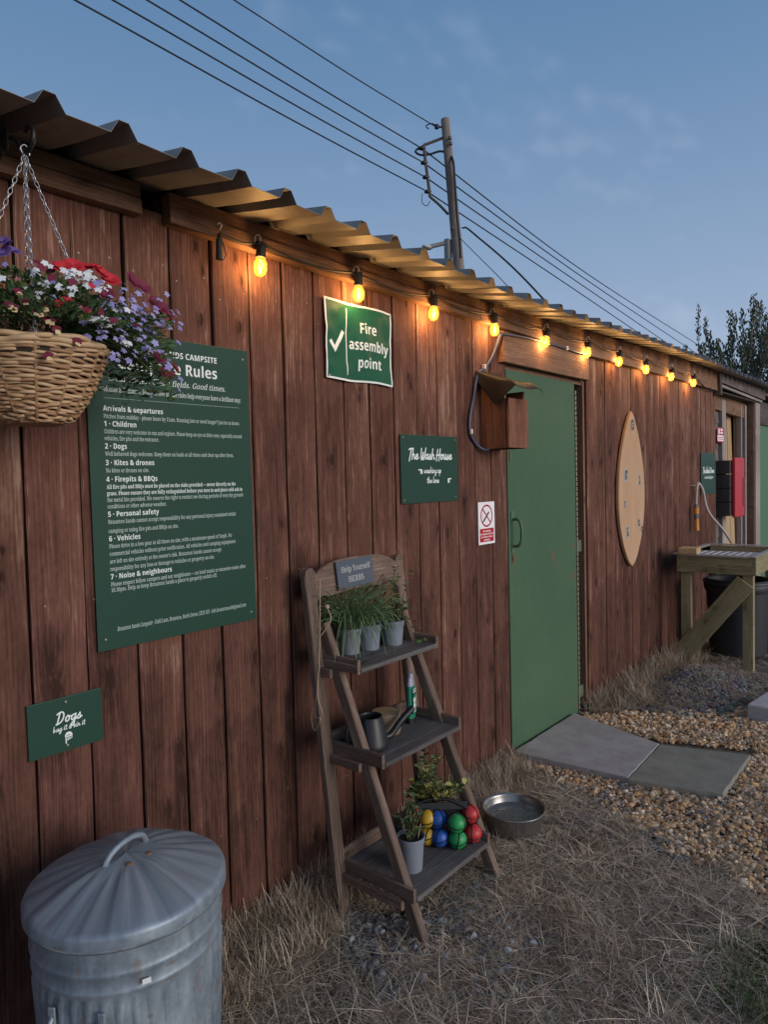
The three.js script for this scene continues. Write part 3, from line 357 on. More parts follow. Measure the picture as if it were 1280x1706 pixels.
// ---------------------------------------------------------------- galvanised bin
{
  const o = thing('galvanised_bin', 'ribbed galvanised metal dustbin with fluted lid below the dogs sign', 'dustbin', [.770, 0, .352]), N = 180;
  const gt = dataTex(512, 512, (i, j) => { const u = i / 512, v = j / 512, n = fbm(u * 10, v * 10), m = fbm(u * 40 + 4, v * 14), sp = vn(u * 90, v * 90); let t = clamp(.5 + 1.0 * (n - .5) + .8 * (m - .5) + .25 * (sp - .5)); const ru = smooth(.70, .78, fbm(u * 22 + 9, v * 22)) * .5; return [lerp(lerp(.17, .37, t), .24, ru), lerp(lerp(.215, .425, t), .17, ru), lerp(lerp(.26, .48, t), .12, ru)]; });
  const rt = dataTex(256, 256, (i, j) => { const n = fbm(i / 20, j / 20); return [0, lerp(.42, .72, n), .55]; }, false);
  const gm = new THREE.MeshStandardMaterial({ map: gt, roughnessMap: rt, roughness: 1, metalness: .45 });
  const rings = (rows, rad) => { const pos = [], uv = [], idx = []; rows.forEach(([r, y, k], j) => { for (let i = 0; i <= N; i++) { const a = i / N * 2 * Math.PI, q = rad(r, a, k || 0); pos.push(Math.cos(a) * q[0], y + q[1], Math.sin(a) * q[0]); uv.push(i / N * 2, y * 1.6 + r * .6); } }); for (let j = 0; j < rows.length - 1; j++) for (let i = 0; i < N; i++) { const a = j * (N + 1) + i, b = a + N + 1; idx.push(a, b, a + 1, b, b + 1, a + 1); } const g = new THREE.BufferGeometry(); g.setAttribute('position', new THREE.Float32BufferAttribute(pos, 3)); g.setAttribute('uv', new THREE.Float32BufferAttribute(uv, 2)); g.setIndex(idx); g.computeVertexNormals(); return g; };
  const gmd = gm.clone(); gmd.side = THREE.DoubleSide;
  part('body', rings([[.001, .012], [.172, .012], [.176, .0], [.178, .02, 0], [.180, .05, 1], [.197, .415, 1], [.199, .432, 0], [.203, .440], [.203, .447], [.199, .452], [.2, .470], [.205, .478], [.205, .486], [.2, .492], [.202, .530], [.206, .536], [.206, .542], [.198, .543], [.198, .3]], (r, a, k) => [r + k * .0062 * Math.pow(.5 + .5 * Math.cos(a * 40), 1.5), 0]), gmd, o);
  // fluted, slightly dented lid
  const dent = (r, a) => .009 * (fbm(Math.cos(a) * 2 + 5, Math.sin(a) * 2 + r * 8) - .5);
  const lid = part('lid', rings([[.205, .538], [.2135, .536], [.216, .541], [.216, .562], [.213, .570, 0], [.205, .575, .55], [.17, .588, 1], [.13, .602, 1], [.095, .613, .8], [.078, .619, .25], [.06, .6225, 0], [.03, .625, 0], [.001, .626, 0]], (r, a, k) => [r, k * .0038 * (.5 + .5 * Math.cos(a * 20 + .3 * Math.sin(a * 3))) + dent(r, a) * (k ? 1.5 : .5)]), gmd, o);
  part('handle', tube([[-.062, .614, -.006], [-.059, .626, -.004], [-.044, .644, 0], [-.012, .654, .002], [.018, .654, .002], [.047, .643, 0], [.059, .626, -.004], [.064, .614, -.006]].map(p => V(p[0] * .95, p[1], p[2] + p[0] * -.25)), .007, 40, 10).scale(1, 1, 1), gm, lid);
  part('rivet', merge([[-.02, .624, .045], [.03, .624, .04]].map(p => T(new THREE.SphereGeometry(.007, 10, 6).scale(1.2, .35, 1.2), p))), M([.26, .15, .09], .7, { metalness: .4 }), lid);
  const ang = 2.62, hx = Math.cos(ang), hz = Math.sin(ang), tx = -hz, tz = hx, hp = (s, y, e) => V(hx * (.195 + e) + tx * s, y, hz * (.195 + e) + tz * s);
  part('side_handle', tube([hp(-.055, .392, .004), hp(-.055, .375, .02), hp(-.050, .345, .026), hp(0, .335, .028), hp(.05, .345, .026), hp(.055, .375, .02), hp(.055, .392, .004)], .006, 40, 8), gm, o);
  part('handle_plate', merge([-.055, .055].map(s => { const p = hp(s, .395, .006); return T(rbox(.016, .036, .006), [p.x, p.y, p.z], [0, -ang + Math.PI / 2, 0]); })), gm, o);
  const sa = 1.93; part('sticker', T(new THREE.BoxGeometry(.017, .011, .001), [Math.cos(sa) * .2075, .458, Math.sin(sa) * .2075], [0, -sa + Math.PI / 2, 0]), white, o);
}

// ---------------------------------------------------------------- ladder shelf
const TR = [[.822, .085, .290], [.532, .125, .385], [.135, .165, .500]]; // tray underside y, back z, front z
{
  const o = thing('ladder_shelf', 'weathered wooden ladder shelf with three trays leaning at the plank wall', 'shelf'), R = rng(21);
  const bm = (n, a, b, w, t, f, m = ladderMat) => part(n, beam(a, b, w, t, f, R, { bev: .004 }), m, o);
  const zb = y => lerp(.205, .078, y / 1.16), zf = y => lerp(.515, .115, y / .965);
  for (const x of [1.605, 2.085]) { const i = x < 1.8 ? 0 : 1; bm('back_leg', [x, 0, zb(0)], [x - .0 * i, 1.135, zb(1.135)], .046, .030, [0, 0, 1]); part('leg_top', T(cyl(.023, .023, .03, 0, 0, 0, 18, [Math.PI / 2, 0, 0]), [x, 1.137, zb(1.137)]), ladderMat, o); bm('front_leg', [x + (i ? -.006 : .038), 0, zf(0)], [x + (i ? -.034 : .034), .965, zf(.965)], .030, .044, [0, .38, 1]); }
  // arched head board
  const sh = new THREE.Shape(); sh.moveTo(-.222, -.075); sh.quadraticCurveTo(-.20, -.045, -.165, -.062); sh.quadraticCurveTo(-.10, -.055, 0, -.052); sh.quadraticCurveTo(.09, -.05, .12, -.062); sh.quadraticCurveTo(.17, -.02, .222, -.085); sh.lineTo(.222, .012); sh.quadraticCurveTo(.17, .05, .09, .056); sh.quadraticCurveTo(0, .062, -.09, .056); sh.quadraticCurveTo(-.17, .05, -.222, .012); sh.lineTo(-.222, -.075);
  const hg = new THREE.ExtrudeGeometry(sh, { depth: .014, bevelEnabled: true, bevelSize: .002, bevelThickness: .002, bevelSegments: 1, curveSegments: 16 }); { const u = hg.attributes.uv; for (let k = 0; k < u.count; k++) u.setXY(k, u.getY(k) * 6, u.getX(k) * .45); }
  part('head_board', hg.rotateX(-.11).translate(1.845, 1.115, .083), ladderMat, o);
  const st = canvasTex(640, 330, (g, W, H) => { g.fillStyle = '#4d5560'; g.fillRect(0, 0, W, H); g.fillStyle = '#c3bfba'; g.textAlign = 'center'; g.font = '92px serif'; g.fillText('Help Yourself', W * .52, 138, W * .82); g.font = '96px serif'; g.fillText('HERBS', W * .5, 265, W * .44); });
  const sl = part('slate_sign', T(rbox(.190, .100, .006, 0, 0, 0, null, .001), [0, 0, 0]), M([.085, .098, .12], .7), o); sl.position.set(1.815, 1.122, .1075); sl.rotation.set(-.11, 0, .03); sl.userData.label = 'slate sign offering herbs';
  part('lettering', new THREE.PlaneGeometry(.188, .098).translate(0, 0, .0036), new THREE.MeshStandardMaterial({ map: st, roughness: .7 }), sl);
  for (const [y, b, f] of TR) {
    const t = part('tray', beam([1.6375, y + .008, (b + f) / 2], [2.0545, y + .008, (b + f) / 2], f - b, .016, [0, 1, 0], R, { bev: .003 }), trayMat, o);
    for (const [x, k] of [[1.630, 0], [2.062, 1]]) part('end_rail', beam([x, y + .022, b], [x, y + .022, f - .004], .048, .014, [k ? 1 : -1, 0, 0], R, { bev: .005 }), ladderMat, t);
    part('back_rail', beam([1.639, y + .041, b + .009], [2.053, y + .041, b + .009], .046, .014, [0, 0, 1], R), ladderMat, t);
    for (const x of [1.612, 2.078]) part('support', beam([x, y - .012, zb(y)], [x, y - .012, zf(y) + .002], .030, .016, [x < 1.8 ? -1 : 1, 0, 0], R), ladderMat, t);
    part('bolt', merge([1.588, 2.102].map(x => T(new THREE.SphereGeometry(.006, 10, 6).scale(.5, 1, 1), [x, y, zb(y)]))), zinc, t);
  }
  const tw = thing('twine', 'loop of pale garden twine hanging from the ladder shelf', 'twine'), tm = M([.42, .31, .22], .9), X = 1.583;
  part('strand', merge([tube([at(533, 965, { x: 1.585 }), at(533, 1040, { x: X }), at(531, 1110, { x: X }), at(527, 1160, { x: X }), at(519, 1195, { x: X }), at(524, 1217, { x: X }), at(533, 1200, { x: X }), at(530, 1170, { x: X })], .0022, 80, 5), tube([at(545, 1012, { x: 1.60 }), at(551, 1030, { x: 1.60 }), at(540, 1052, { x: 1.588 }), at(531, 1065, { x: X }), at(529, 1120, { x: X }), at(530, 1165, { x: X }), at(537, 1190, { x: X }), at(527, 1195, { x: X }), at(529, 1150, { x: X })], .0022, 80, 5), tube([at(528, 1060, { x: X }), at(533, 1075, { x: X }), at(528, 1090, { x: X }), at(532, 1110, { x: X }), at(528, 1130, { x: X })], .0024, 40, 5)]), tm, tw);
  part('knot', T(new THREE.IcosahedronGeometry(.008, 1), at(545, 1011, { x: 1.60 }).toArray()), tm, tw);
}

// ---------------------------------------------------------------- plants
function leafGeo(pts, mk) { return merge(pts.map(mk)); }
function leaf(p, dir, L, W, R, droop = .3) { // bent oval leaf of six faces
  const d = dir.clone().normalize(), s = new THREE.Vector3().crossVectors(d, V(0, 1, 0)); if (s.lengthSq() < 1e-4) s.set(1, 0, 0); s.normalize().applyAxisAngle(d, (R() - .5) * 1.6); const n = new THREE.Vector3().crossVectors(s, d);
  const q = (t, w, h) => p.clone().addScaledVector(d, L * t).addScaledVector(s, W * w).addScaledVector(n, h * L).add(V(0, -droop * L * t * t, 0));
  const a = q(0, 0, 0), b = q(.35, .5, .06), c = q(.35, -.5, .06), e = q(.4, 0, 0), f = q(.75, .38, .04), g = q(.75, -.38, .04), h = q(1, 0, 0);
  const tri = [a, b, e, a, e, c, e, b, f, e, f, h, e, h, g, e, g, c], geo = new THREE.BufferGeometry(); geo.setAttribute('position', new THREE.Float32BufferAttribute(tri.flatMap(v => [v.x, v.y, v.z]), 3)); geo.setAttribute('uv', new THREE.Float32BufferAttribute(new Array(tri.length * 2).fill(0), 2)); geo.computeVertexNormals(); return geo;
}
const leafMat = (c, t = .25) => { const m = new THREE.MeshStandardMaterial({ roughness: .65, side: THREE.DoubleSide }); m.color.setRGB(...c); return m; };
const gDark = leafMat([.05, .10, .035]), gMid = leafMat([.09, .155, .05]), gYel = leafMat([.34, .32, .09]), gChive = leafMat([.12, .20, .09]), gDry = leafMat([.30, .23, .11]), gRed = leafMat([.35, .10, .06]);
const potMat = M([.20, .225, .27], .6), soil = M([.035, .026, .02], 1);
function pot(name, label, r, h, p, mat = potMat) { const o = thing(name, label, 'potted plant', p); part('pot', lathe([[.001, .002], [r * .76, .002], [r * .78, 0], [r * .80, .004], [r * .95, h * .80], [r * 1.0, h * .81], [r * 1.03, h * .99], [r * 1.0, h], [r * .96, h * .98], [r * .90, h * .82], [r * .86, h * .5], [r * .001, h * .5]].slice(0), 36), mat, o); part('soil', T(new THREE.CircleGeometry(r * .93, 24).rotateX(-Math.PI / 2), [0, h * .88, 0]), soil, o); return o; }
function herb(o, R, n, h, spread, L, mats, y0, lean = [0, 0]) { // stems with paired leaves
  const bins = mats.map(() => []), stems = [];
  for (let k = 0; k < n; k++) { const a = R() * 6.283, r = Math.sqrt(R()) * spread * .45, hh = h * (.45 + .55 * R()), base = V(Math.cos(a) * r * .6, y0, Math.sin(a) * r * .6), tip = V(Math.cos(a) * spread * (.4 + R() * .6) + lean[0] * hh, y0 + hh, Math.sin(a) * spread * (.4 + R() * .6) + lean[1] * hh), mid = base.clone().lerp(tip, .5).add(V((R() - .5) * .02, .015, (R() - .5) * .02));
    const cv = new THREE.CatmullRomCurve3([base, mid, tip]); stems.push(new THREE.TubeGeometry(cv, 8, .0014, 4)); const m = Math.max(4, Math.round(hh / .016));
    for (let q = 1; q <= m; q++) { const p = cv.getPoint(q / m); for (let e = 0; e < 2; e++) bins[Math.floor(R() * R() * mats.length)].push(leaf(p, V(R() - .5, .15 + R() * .5, R() - .5), L * (.5 + R() * .7), L * .6 * (.6 + R() * .5), R)); } }
  part('stem', merge(stems), leafMat([.13, .10, .05], 0), o).userData.kind = 'stuff'; bins.forEach((b, k) => b.length && part('foliage', merge(b), mats[k], o));
}
{
  const R = rng(101), ty = TR[0][0] + .0165;
  const foot = (px, py) => { const p = at(px, py, { y: ty }); return [p.x, ty, p.z]; };
  const chives = (c, n, reach) => { const bl = [], dr = []; for (let k = 0; k < n; k++) { const a = R() * 6.283, r = R() * .036, h = .07 + R() * .125, out = (.02 + R() * .10) * reach, dro = R() < .45 ? R() * .20 : R() * .03, b = V(Math.cos(a) * r, .08, Math.sin(a) * r), e = V(Math.cos(a) * (r + out), .08 + h - dro * 1.15, Math.sin(a) * (r + out)), m = V(Math.cos(a) * (r + out * .45), .08 + h * .95, Math.sin(a) * (r + out * .45)); (R() < .13 ? dr : bl).push(new THREE.TubeGeometry(new THREE.QuadraticBezierCurve3(b, m, e), 7, .0014, 3)); } part('blades', merge(bl), gChive, c); part('dry_blades', merge(dr), gDry, c); };
  chives(pot('chive_pot', 'grey pot of long drooping chives at the twine end of the top tray', .044, .092, foot(583, 1088)), 280, 1.35);
  chives(pot('chive_pot', 'grey pot of chives between the other two pots on the top tray', .044, .094, foot(616, 1081)), 120, 1.1);
  const c3 = pot('herb_pot', 'grey pot of straggly mint at the end of the top tray', .044, .092, foot(655, 1073)); herb(c3, R, 28, .09, .075, .021, [gMid, gDark, gDry], .08); herb(c3, R, 5, .24, .05, .020, [gMid, gDry], .08, [.28, .1]); herb(c3, R, 7, -.05, .10, .021, [gMid, gDry], .10, [-.9, -.3]);
  const sp = thing('herb_sprig', 'loose leafy sprig lying on the end of the top tray', 'sprig', [2.015, ty, .250]); const ls = []; for (let k = 0; k < 14; k++) ls.push(leaf(V((R() - .5) * .05, .004 + R() * .012, (R() - .5) * .03), V(R() - .5, .3, R() - .5), .022, .015, R)); part('leaf', merge(ls), gMid, sp);
  const ty3 = TR[2][0] + .0165; const p4 = at(686, 1447, { y: ty3 });
  const c4 = pot('herb_pot', 'tall grey pot with wooden label and withered herb on the bottom tray', .046, .115, [p4.x, ty3, p4.z]); herb(c4, R, 12, .10, .05, .020, [gDark, gMid, gDry], .10); herb(c4, R, 5, .21, .04, .020, [gMid, gDry], .10, [.05, -.1]); herb(c4, R, 5, .05, .05, .020, [gDark, gDry], .10);
  part('plant_label', rbox(.007, .055, .002, .018, .125, .022, [.1, .3, -.15], .001), newWood, c4);
  const c5 = pot('herb_pot', 'pot of yellowing leafy herb behind the coloured balls', .05, .10, [1.975, ty3, .285]); herb(c5, R, 26, .13, .11, .036, [gYel, gMid, gDry], .09, [.1, .45]); herb(c5, R, 6, .21, .05, .030, [gMid, gYel], .09, [.05, .05]);
}

// ---------------------------------------------------------------- things on the lower trays
{
  const ty = TR[1][0] + .0165, R = rng(55);
  const w = thing('watering_can', 'small black watering can with long spout on the middle tray', 'watering can', [1.712, ty, .255]);
  part('body', lathe([[.001, 0], [.058, 0], [.062, .006], [.060, .02], [.043, .095], [.039, .105], [.041, .108], [.035, .106], [.037, .095], [.05, .03], [.001, .02]], 36), M([.018, .019, .022], .42), w);
  part('spout', tube([[.04, .022, .012], [.075, .022, .022], [.12, .062, .035], [.172, .098, .05]], .0115, 30, 10), M([.014, .015, .017], .42), w);
  part('handle', tube([[-.035, .098, -.01], [-.07, .10, -.02], [-.088, .07, -.026], [-.08, .03, -.024], [-.055, .015, -.016]], .007, 30, 8), M([.014, .015, .017], .42), w);
  const l = thing('log_slice', 'short round cut log behind the watering can', 'log', [1.852, ty, .205]); part('bark', lathe([[.050, 0], [.053, .01], [.052, .045], [.053, .07], [.050, .074]], 28), M([.22, .15, .105], .9), l); part('cut_face', T(new THREE.CircleGeometry(.05, 28).rotateX(-Math.PI / 2), [0, .0735, 0]), tinted(newWood, [.8, .75, .7]), l);
  const b = thing('feed_bottle', 'green plant feed bottle with white label and clear cap', 'bottle', [1.985, ty, .215], .35);
  part('body', T(new THREE.CylinderGeometry(.024, .026, .12, 24).scale(1, 1, .6), [0, .078, 0]), M([.02, .19, .12], .35), b); part('base', T(new THREE.CylinderGeometry(.027, .027, .018, 24).scale(1, 1, .62), [0, .009, 0]), black, b); part('cap', merge([T(new THREE.CylinderGeometry(.017, .023, .03, 20).scale(1, 1, .62), [0, .153, 0]), cyl(.009, .011, .016, 0, .176, 0, 16)]), M([.32, .34, .40], .3), b);
  part('label', T(new THREE.PlaneGeometry(.034, .095), [-.003, .082, .0162]), new THREE.MeshStandardMaterial({ roughness: .5, map: canvasTex(140, 390, (g, W, H) => { g.fillStyle = '#2b8064'; g.fillRect(0, 0, W, H); g.fillStyle = '#dfe6e2'; g.fillRect(8, 12, W - 16, 52); g.fillRect(20, 150, W - 40, 70); g.fillRect(24, 232, W - 48, 130); g.fillStyle = '#20362f'; g.fillRect(16, 26, 50, 22); g.fillRect(78, 26, 46, 22); g.fillRect(10, 76, W - 20, 26); for (let k = 0; k < 9; k++) g.fillRect(38 + k * 7, 290, 3.5, 55); }) }), b);
  // netted balls
  const ty3 = TR[2][0] + .0165, r = .0325, bg = new THREE.SphereGeometry(r, 28, 20), band = new THREE.TorusGeometry(r + .0012, .0018, 6, 36);
  const cols = { yellow: [.60, .36, .03], blue: [.02, .10, .42], green: [.02, .30, .08], red: [.52, .03, .03], crimson: [.40, .03, .025] };
  const tex = {}; for (const c in cols) tex[c] = new THREE.MeshStandardMaterial({ roughness: .45, map: dataTex(128, 64, (i, j) => { const n = fbm(i / 9, j / 9), s = smooth(.40, .5, Math.abs(((i * 6 / 128) % 1) - .5)) * .35, k = 1 - s - .25 * (n - .5); return cols[c].map(x => x * k); }) });
  const spot = [['yellow', 712, 1392, 0], ['yellow', 713, 1357, 1], ['blue', 733, 1395, 0], ['blue', 736, 1361, 1], ['green', 763, 1398, 0], ['green', 766, 1365, 1], ['red', 788, 1388, 0], ['red', 786, 1352, 1], ['crimson', 692, 1388, 0], ['crimson', 690, 1352, 1]];
  const ballAt = spot.map(([c, px, py, up]) => at(px, py, { y: ty3 + r + up * .062 }));
  spot.forEach(([c, , , up], i) => { const k = i >> 1, p = ballAt[i & ~1].clone(); if (up) p.add(V(.005 + .008 * Math.sin(k * 2.3), 0, -.008 + .007 * Math.cos(k * 3.1))); p.y = ty3 + r + up * (.060 + .004 * Math.sin(k * 5)); const o = thing('play_ball', `${c} ball in the ${up ? 'upper' : 'lower'} row of the netted set on the bottom tray`, 'ball', [p.x, p.y, p.z], k * .7 + up); part('skin', bg, tex[c], o); const s1 = part('net_band', band, black, o); s1.rotation.set(.3, .4 + k, .2); const s2 = part('net_band', band, black, o); s2.rotation.set(1.35, .1, k); const s3 = part('net_band', band, black, o); s3.rotation.set(.2, 1.7 + k, .5); part('valve', T(new THREE.TorusGeometry(.006, .0012, 5, 14), [0, .004, r]), black, o); });
  const bc = ballAt[0].clone().lerp(ballAt[6], .5).add(V(-.015, 0, 0));
  const n = thing('ball_carrier', 'black net carrier behind the coloured balls', 'carrier'); n.position.set(bc.x, ty3, bc.z - .046); n.rotation.y = Math.atan2(-(ballAt[6].z - ballAt[0].z), ballAt[6].x - ballAt[0].x);
  part('strap', merge([tube([[-.11, .118, .012], [-.05, .148, 0], [.04, .150, 0], [.115, .118, .012]], .006, 30, 6), rbox(.22, .028, .005, 0, .128, .004, [-.3, 0, 0])]), black, n); part('net_back', rbox(.225, .112, .004, 0, .062, 0), M([.012, .012, .012], .9), n);
}

// ---------------------------------------------------------------- water bowl, slabs, block
{
  const p = at(862, 1404, { y: 0 }), o = thing('water_bowl', 'round steel bowl of water standing on the straw', 'bowl', [p.x + .055, .010, p.z - .045]); o.scale.setScalar(1.06);
  part('shell', lathe([[.001, 0], [.094, 0], [.100, .004], [.113, .088], [.121, .093], [.122, .097], [.116, .098], [.108, .090], [.096, .008], [.001, .006]], 56), M([.33, .32, .31], .32, { metalness: .9 }), o);
  const wm = new THREE.MeshPhysicalMaterial({ roughness: .02, transmission: .85, thickness: .05, ior: 1.33 }); wm.color.setRGB(.75, .82, .82); part('water', T(new THREE.CircleGeometry(.1045, 48).rotateX(-Math.PI / 2), [0, .066, 0]), wm, o);
  const slabTex = (a, b, s) => dataTex(256, 256, (i, j) => { const u = i / 256, v = j / 256, n = fbm(u * 7 + s, v * 7), m = vn(u * 120 + s, v * 120), q = fbm(u * 30 + s, v * 12), t = clamp(.5 + .7 * (n - .5) + .35 * (m - .5) + .4 * (q - .5)); return a.map((x, k) => lerp(x, b[k], t)); });
  const slab = (pts, tex, label, y) => { const s = new THREE.Shape(), R = rng(3); pts.forEach((q, k) => { const e = pts[(k + 1) % 4]; for (let j = 0; j < 8; j++) { const t = j / 8, jx = j ? (R() - .5) * .006 : 0; (k || j) ? s.lineTo(lerp(q[0], e[0], t) + jx, -lerp(q[1], e[1], t) + jx) : s.moveTo(q[0], -q[1]); } }); const g = new THREE.ExtrudeGeometry(s, { depth: .038, bevelEnabled: true, bevelSize: .004, bevelThickness: .004, bevelSegments: 2 }); const u = g.attributes.uv; for (let k = 0; k < u.count; k++) u.setXY(k, u.getX(k) * 1.7, u.getY(k) * 1.7); g.rotateX(-Math.PI / 2); const m = solo('paving_slab', g, new THREE.MeshStandardMaterial({ map: tex, roughness: .85, bumpMap: tex, bumpScale: .002 }), label, 'paving slab', 'slabs at the green door'); m.position.y = y; };
  const q = (a, b) => { const p = at(a, b, { y: .04 }); return [p.x, p.z]; };
  slab([[3.07, .025], q(1046, 1296), q(1098, 1240), [3.78, .022]], slabTex([.27, .24, .235], [.46, .425, .42], 2), 'pinkish grey paving slab against the green door', .002);
  slab([q(1049, 1298), q(1204, 1322), q(1250, 1258), q(1102, 1241)], slabTex([.17, .16, .13], [.31, .295, .25], 8), 'darker olive grey paving slab out in the tan gravel', .0);
  const b = solo('concrete_block', rbox(.42, .10, .2, 0, .05, 0, null, .012), new THREE.MeshStandardMaterial({ map: slabTex([.33, .33, .35], [.50, .50, .52], 5), roughness: .9 }), 'pale concrete block lying on the gravel edge', 'block'); const bp = at(1256, 1203, { y: 0 }); b.position.set(bp.x + .20, 0, bp.z + .09); b.rotation.y = -.12;
}

// ---------------------------------------------------------------- outdoor sink stand and what is round it
{
  const o = thing('sink_stand', 'wooden stand with diagonal brace carrying a steel draining sink', 'sink', [5.33, 0, .13]), R = rng(91), W = .78, D = .51, top = .845;
  const bm = (n, a, b, w, t, f, m = sinkWood) => part(n, beam(a, b, w, t, f, R, { bev: .003 }), m, o);
  bm('side_board', [0, top - .065, 0], [0, top - .065, D], .13, .022, [-1, 0, 0]); bm('side_board', [W, top - .065, 0], [W, top - .065, D], .13, .022, [1, 0, 0]); bm('front_board', [-.012, top - .066, D + .011], [W + .012, top - .066, D + .011], .128, .022, [0, 0, 1]); bm('back_board', [.012, top - .066, .011], [W - .012, top - .066, .011], .128, .022, [0, 0, 1]);
  for (const x of [.035, W - .035]) { bm('leg', [x, .02, .055], [x, top - .13, .055], .07, .045, [-1, 0, 0]); bm('leg', [x, 0, D - .035], [x, top - .13, D - .035], .07, .045, [-1, 0, 0]); }
  bm('brace', [-.002, .10, .03], [-.002, .665, D - .045], .135, .022, [-1, 0, 0]);
  part('nail', merge([[.02, top - .03], [.02, top - .1], [D - .03, top - .03], [D - .03, top - .1], [D - .07, .63], [D - .05, .56], [.06, .2], [.07, .14]].map(([z, y]) => T(new THREE.SphereGeometry(.004, 6, 4), [-.013, y, z]))), M([.05, .035, .025], .7), o);
  const ms = M([.72, .73, .74], .38, { metalness: .85 });
  const basin = part('sink_top', merge([box(.90, .006, .035, .40, top + .006, .0), box(.90, .006, .035, .40, top + .006, D + .01), box(.035, .006, D, -.03, top + .006, D / 2), box(.06, .006, D, .82, top + .006, D / 2), box(.36, .004, D - .03, .16, top - .004, D / 2), box(.46, .004, D - .05, .57, top - .13, D / 2), box(.004, .13, D - .04, .34, top - .065, D / 2), box(.004, .13, D - .04, .79, top - .065, D / 2), box(.46, .13, .004, .57, top - .065, .02), box(.46, .13, .004, .57, top - .065, D - .02)]), ms, o);
  for (let k = 0; k < 8; k++) part('drain_ridge', rbox(.30, .006, .012, .16, top + .001, .07 + k * .052, null, .003), ms, basin);
  solo('cutting_block', rbox(.17, .042, .13, 5.335, top + .032, .215, [0, .12, 0], .006), newWood, 'yellow wooden block resting on the sink edge', 'wood block');
  const h = thing('garden_hose', 'grey hose with orange spray nozzle hung on a wall hook', 'hose'), hm = M([.42, .38, .35], .5), hk = at(1156, 806, { z: .02 });
  part('hose', tube([[hk.x - .03, 1.16, .05], [hk.x - .02, 1.25, .05], [hk.x - .008, 1.345, .055], [hk.x + .015, 1.362, .055], [hk.x + .06, 1.31, .075], at(1180, 850, { z: .13 }), at(1205, 882, { z: .20 }), at(1220, 904, { z: .24 })], .010, 80, 8), hm, h);
  part('hook', tube([[hk.x, 1.34, .0], [hk.x, 1.345, .06], [hk.x, 1.365, .068]], .006, 16, 6), white, h);
  const nz = V(hk.x - .03, 1.10, .05); part('nozzle', merge([cyl(.022, .020, .05, nz.x, nz.y + .03, nz.z, 16), cyl(.016, .020, .10, nz.x + .012, nz.y - .085, nz.z, 16, [0, 0, 0])]), M([.62, .24, .04], .5), h); part('nozzle_collar', merge([cyl(.017, .017, .04, nz.x, nz.y - .015, nz.z, 16), cyl(.014, .02, .03, nz.x, nz.y + .07, nz.z, 14)]), M([.12, .12, .12], .5), h);
  const e = thing('extinguisher_cabinet', 'dark slatted cabinet with bright red front hung in the recess', 'cabinet', [7.12, 1.02, -.09]);
  for (let k = 0; k < 4; k++) part('slat', rbox(.40, .128, .145, .20, .07 + k * .134, .072, null, .004), M([.035, .035, .04], .6), e);
  part('red_cover', rbox(.34, .575, .035, .225, .275, .165, null, .012), M([.50, .025, .04], .5), e); part('slot', box(.02, .28, .004, .33, .23, .184), black, e);
  const b = thing('black_barrel', 'black plastic barrel standing under the sink', 'barrel', [5.93, 0, .40]); part('body', lathe([[.001, .01], [.19, .01], [.2, .03], [.225, .5], [.24, .52], [.245, .56], [.235, .6], [.22, .61], [.21, .58], [.18, .1], [.001, .08]], 40), M([.025, .028, .034], .5), b); part('rim', T(new THREE.TorusGeometry(.238, .014, 8, 40).rotateX(Math.PI / 2), [0, .585, 0]), M([.06, .065, .075], .5), b);
}

